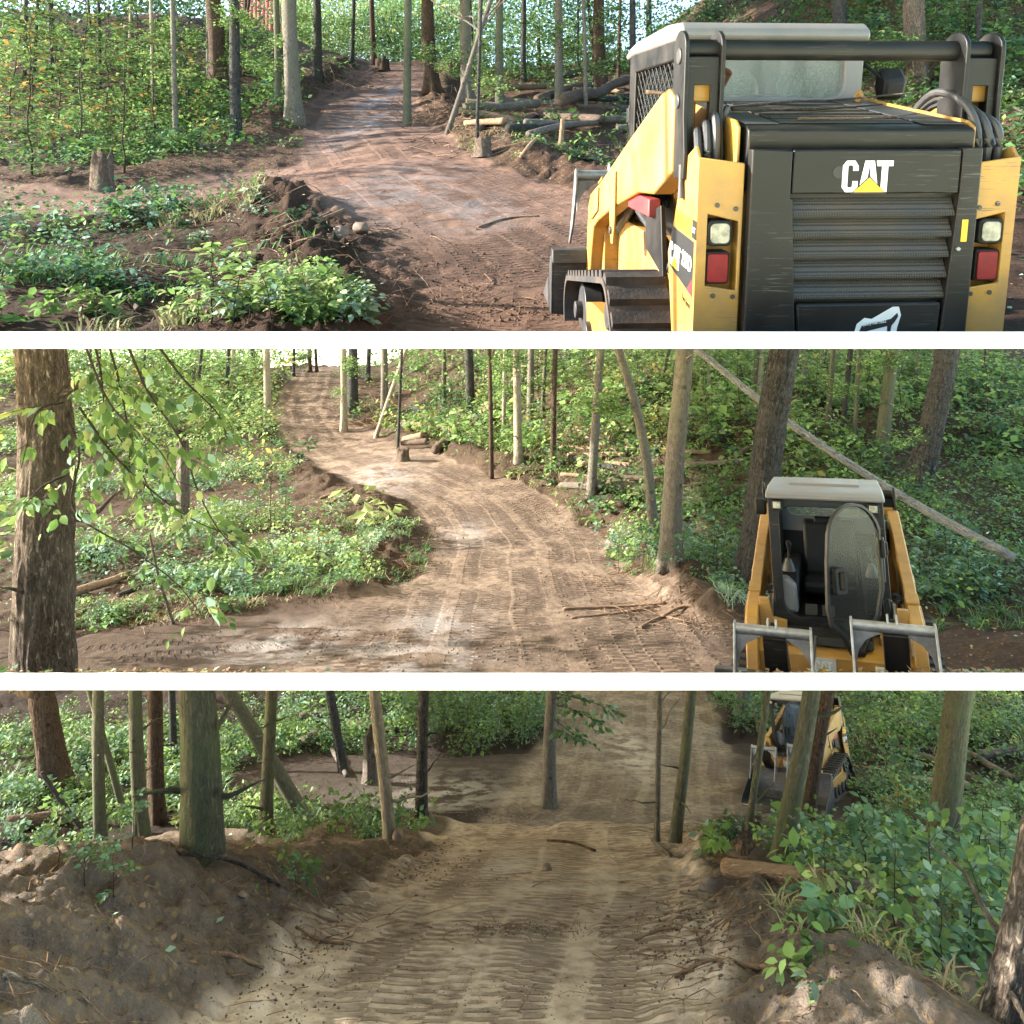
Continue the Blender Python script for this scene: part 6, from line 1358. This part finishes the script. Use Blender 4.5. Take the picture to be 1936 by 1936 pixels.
    part('cab_floor', MB().box(-0.43, 0.43, 1.02, 2.24, 0.95, 1.01), 'inner', 0.004)
    for s in (-1, 1):
        cs = part('side_console', MB().prism('x', [(1.15, 1.02), (1.98, 1.02), (1.98, 1.22), (1.85, 1.32), (1.15, 1.36)], *sorted((0.27 * s, 0.425 * s))), 'inner', 0.02)
        part('joystick_boot', MB().tube([(0.35 * s, 1.84, 1.31), (0.35 * s, 1.84, 1.36), (0.35 * s, 1.84, 1.42)], [0.062, 0.046, 0.022], 14), 'hose', 0.002, cs)
        part('joystick', MB().tube([(0.35 * s, 1.84, 1.40), (0.34 * s, 1.83, 1.50), (0.34 * s, 1.84, 1.545), (0.345 * s, 1.85, 1.575)], [0.010, 0.012, 0.026, 0.016], 12), 'inner', 0.002, cs)
    part('knee_panel', MB().prism('y', [(0.27, 1.02), (0.43, 1.02), (0.43, 1.30), (0.36, 1.32), (0.28, 1.25)], 2.02, 2.17), 'roofgrey', 0.03)
    for x in (0.12, -0.02): part('foot_pedal', MB().prism('x', [(1.98, 1.02), (2.16, 1.02), (2.06, 1.09)], x, x + 0.10), 'hose', 0.005)
    # ---- glazed cab door swung open on its hinges
    dp = [(0.02, 1.30), (0.02, 1.70)] + [(0.30 + 0.30 * math.cos(t), 1.68 + 0.31 * math.sin(t)) for t in np.linspace(2.85, 0.25, 12)] + [(0.62, 1.55), (0.645, 1.20), (0.62, 1.06), (0.50, 0.96), (0.42, 0.82), (0.30, 0.80), (0.22, 0.90), (0.10, 1.08)]
    c0 = np.mean(dp, axis=0); di = [tuple(c0 + (np.array(p) - c0) * (0.915, 0.945)) for p in dp]
    hinge = Matrix.Translation((-0.43, 2.30, 0.02)) @ Matrix.Rotation(math.radians(45), 4, 'Z')
    fr = MB().ring('y', dp, di, -0.016, 0.016); fr.V = [tuple(hinge @ Vector(v)) for v in fr.V]
    cd = part('cab_door', fr, 'black', 0.004)
    gl = MB().prism('y', di, -0.003, 0.003); gl.V = [tuple(hinge @ Vector(v)) for v in gl.V]; part('door_glass', gl, 'doorglass', 0, cd)
    hd = MB().ring('y', rrect(0.46, 0.575, 1.30, 1.50, 0.02, 4), rrect(0.485, 0.545, 1.33, 1.47, 0.015, 4), 0.01, 0.05); hd.V = [tuple(hinge @ Vector(v)) for v in hd.V]; part('door_handle', hd, 'inner', 0.004, cd)
    for z in (1.63, 1.17):
        part('hinge', MB().box(-0.475, -0.405, 2.25, 2.32, z - 0.05, z + 0.05).tube([(-0.44, 2.325, z - 0.07), (-0.44, 2.325, z + 0.07)], 0.018, 10), 'black', 0.006, cd)
    part('gas_strut', MB().tube([(-0.44, 2.28, 1.72), (-0.43, 2.27, 1.36)], 0.011, 8), 'hose', 0, cd)
    # ---- mirror on the right side
    mr = part('mirror', MB().prism('x', [(0.96, 1.70), (1.04, 1.69), (1.07, 1.76), (1.06, 1.84), (1.00, 1.86), (0.94, 1.79)], 0.585, 0.70), 'inner', 0.02)
    part('mirror_arm', MB().tube([(0.47, 1.10, 1.86), (0.53, 1.05, 1.87), (0.60, 1.00, 1.80)], 0.010, 8), 'inner', 0, mr)
    # ---- grapple bucket
    bk = MB(); pr = [(2.62, 0.60), (2.66, 0.62), (2.70, 0.20), (2.82, 0.07), (3.45, 0.03), (3.45, 0.0), (2.78, 0.02), (2.64, 0.16)]
    bk.prism('x', pr, -0.93, 0.93)
    for s in (-1, 1): bk.prism('x', [(2.62, 0.60), (2.72, 0.60), (2.86, 0.42), (3.32, 0.16), (3.44, 0.03), (3.44, 0.0), (2.78, 0.02), (2.64, 0.16)], *sorted((0.93 * s, 0.945 * s)))
    bu = part('grapple_bucket', bk, 'darksteel', 0.004)
    part('cutting_edge', MB().prism('x', [(3.34, -0.012), (3.53, -0.012), (3.50, 0.012), (3.34, 0.028)], -0.95, 0.95), 'steel', 0.003, bu)
    part('top_rail', MB().prism('x', [(2.58, 0.56), (2.70, 0.58), (2.70, 0.66), (2.60, 0.66)], -0.94, 0.94), 'darksteel', 0.006, bu)
    part('attach_plate', MB().box(-0.55, 0.55, 2.56, 2.62, 0.14, 0.58), 'black', 0.006, bu)
    for s, dz, dx in ((1, 0.0, 0.43), (-1, 0.11, -0.43)):
        cx = dx; w = 0.275
        g = part('grapple_jaw', MB().tube([(cx - w, 3.02, 1.07 + dz), (cx + w, 3.02, 1.07 + dz)], 0.040, 18), 'steel', 0.003)
        for e in (-1, 1):
            x = cx + e * w
            sp = [(2.99, 1.125 + dz), (3.05, 1.11 + dz), (3.10, 0.98 + dz), (3.20, 0.76 + dz), (3.36, 0.50 + dz), (3.34, 0.48 + dz), (3.15, 0.66 + dz), (3.03, 0.86 + dz), (2.97, 1.02 + dz)]
            part('side_tine', MB().prism('x', sp, *sorted((x, x + 0.018 * e))), 'steel', 0.003, g)
            gs = [(x, 1.06 + dz), (x, 0.78 + dz), (x - e * 0.03, 0.90 + dz), (x - e * 0.085, 0.975 + dz), (x - e * 0.16, 1.015 + dz), (x - e * 0.20, 1.03 + dz)]
            part('gusset', MB().prism('y', gs, 3.025, 3.039), 'steel', 0.002, g)
        part('jaw_arm', MB().prism('x', [(2.96, 1.05 + dz), (3.08, 1.03 + dz), (3.02, 0.82 + dz), (2.86, 0.66), (2.74, 0.62), (2.70, 0.72), (2.84, 0.86 + dz)], cx - 0.10, cx + 0.07), 'black', 0.006, g)
        for e in (-0.03, 0.03): part('jaw_ear', MB().prism('x', [(2.96, 1.10 + dz), (3.05, 1.10 + dz), (3.02, 1.16 + dz), (2.98, 1.16 + dz)], cx + e - 0.007, cx + e + 0.007), 'steel', 0.002, g)
        part('jaw_cylinder', MB().tube([(cx, 2.66, 0.70), (cx, 2.84, 0.92)], 0.030, 12).tube([(cx, 2.84, 0.92), (cx, 2.99, 1.12 + dz)], 0.016, 10), 'black', 0, g)
        part('jaw_hose', MB().tube([(cx - 0.30 * s, 2.55, 0.95), (cx - 0.26 * s, 2.80, 0.74), (cx - 0.16 * s, 2.76, 0.60), (cx - 0.06 * s, 2.70, 0.66)], 0.011, 8), 'hose', 0, g)
    part('coupler', MB().tube([(-0.60, 2.42, 0.98), (-0.60, 2.52, 0.86)], 0.026, 12).tube([(-0.54, 2.50, 0.93), (-0.54, 2.50, 1.0)], 0.02, 10), 'steel', 0.002)
    # ---- what lies below the soil it stands in is cut away
    if clip is not None:
        inv = mtx.inverted()
        for o in made:
            me = o.data; bm = bmesh.new(); bm.from_mesh(me)
            co = inv @ Vector((0, 3.0, clip * 3.0)); no = (mtx.to_3x3().transposed() @ Vector((0, -clip, 1)).normalized())
            geom = bm.verts[:] + bm.edges[:] + bm.faces[:]
            r = bmesh.ops.bisect_plane(bm, geom=geom, plane_co=co, plane_no=no, clear_inner=True)
            bm.to_mesh(me); bm.free()
        for o in [o for o in made if not len(o.data.polygons)]:
            if not o.children: bpy.data.objects.remove(o, do_unlink=True)
    return root

def machine_matrix(k, X, Y, hx, hy, dz=0.0, pitch=None):
    a = SLOPE[k]; q = a if pitch is None else pitch; n = Vector((0, -q, 1)).normalized(); f = Vector((hx, hy, q * hy)).normalized(); r = f.cross(n)
    m = Matrix((r, f, n)).transposed().to_4x4()
    h = {1: -1.70, 2: -2.81, 3: -5.05}[k]
    m.translation = (X, Y, a * Y + h + dz); return m

MX1 = machine_matrix(1, 1.385, 3.30, -math.sin(math.radians(3.3)), math.cos(math.radians(3.3)), -0.045, 0.165)
MX2 = machine_matrix(2, 3.58, 8.45, -0.385, -0.923, 0.05, -0.195)
MX3 = machine_matrix(3, 8.0, 19.7, -0.62, -0.785)
loader('tracked_loader', 'yellow and black tracked loader seen from behind, guard door with white lettering', MX1, clip=S(643))
loader('tracked_loader', 'yellow tracked loader with its glazed cab door swung open, grapples raised in front', MX2, clip=S(1288))
loader('tracked_loader', 'yellow tracked loader with lowered bucket parked behind the leaning trunks', MX3)

on_hood('long pale twig lying across the hood grille', [(-0.43, 0.30, 1.63), (-0.15, 0.42, 1.632), (0.10, 0.50, 1.64), (0.40, 0.62, 1.66)], 0.009)
on_hood('crooked twig lying along the hood towards the cab', [(-0.40, 0.42, 1.64), (0.0, 0.70, 1.675), (0.30, 0.80, 1.69), (0.62, 0.70, 1.72)], 0.008)
on_hood('short thin twig at the rear of the hood', [(-0.20, 0.16, 1.59), (0.12, 0.17, 1.593), (0.36, 0.26, 1.61)], 0.006, 'pale_wood')
on_hood('snapped twig stuck in the cab side screen', [(-0.70, 0.75, 1.72), (-0.60, 0.70, 1.71), (-0.50, 0.68, 1.70)], 0.010, 'pale_wood')
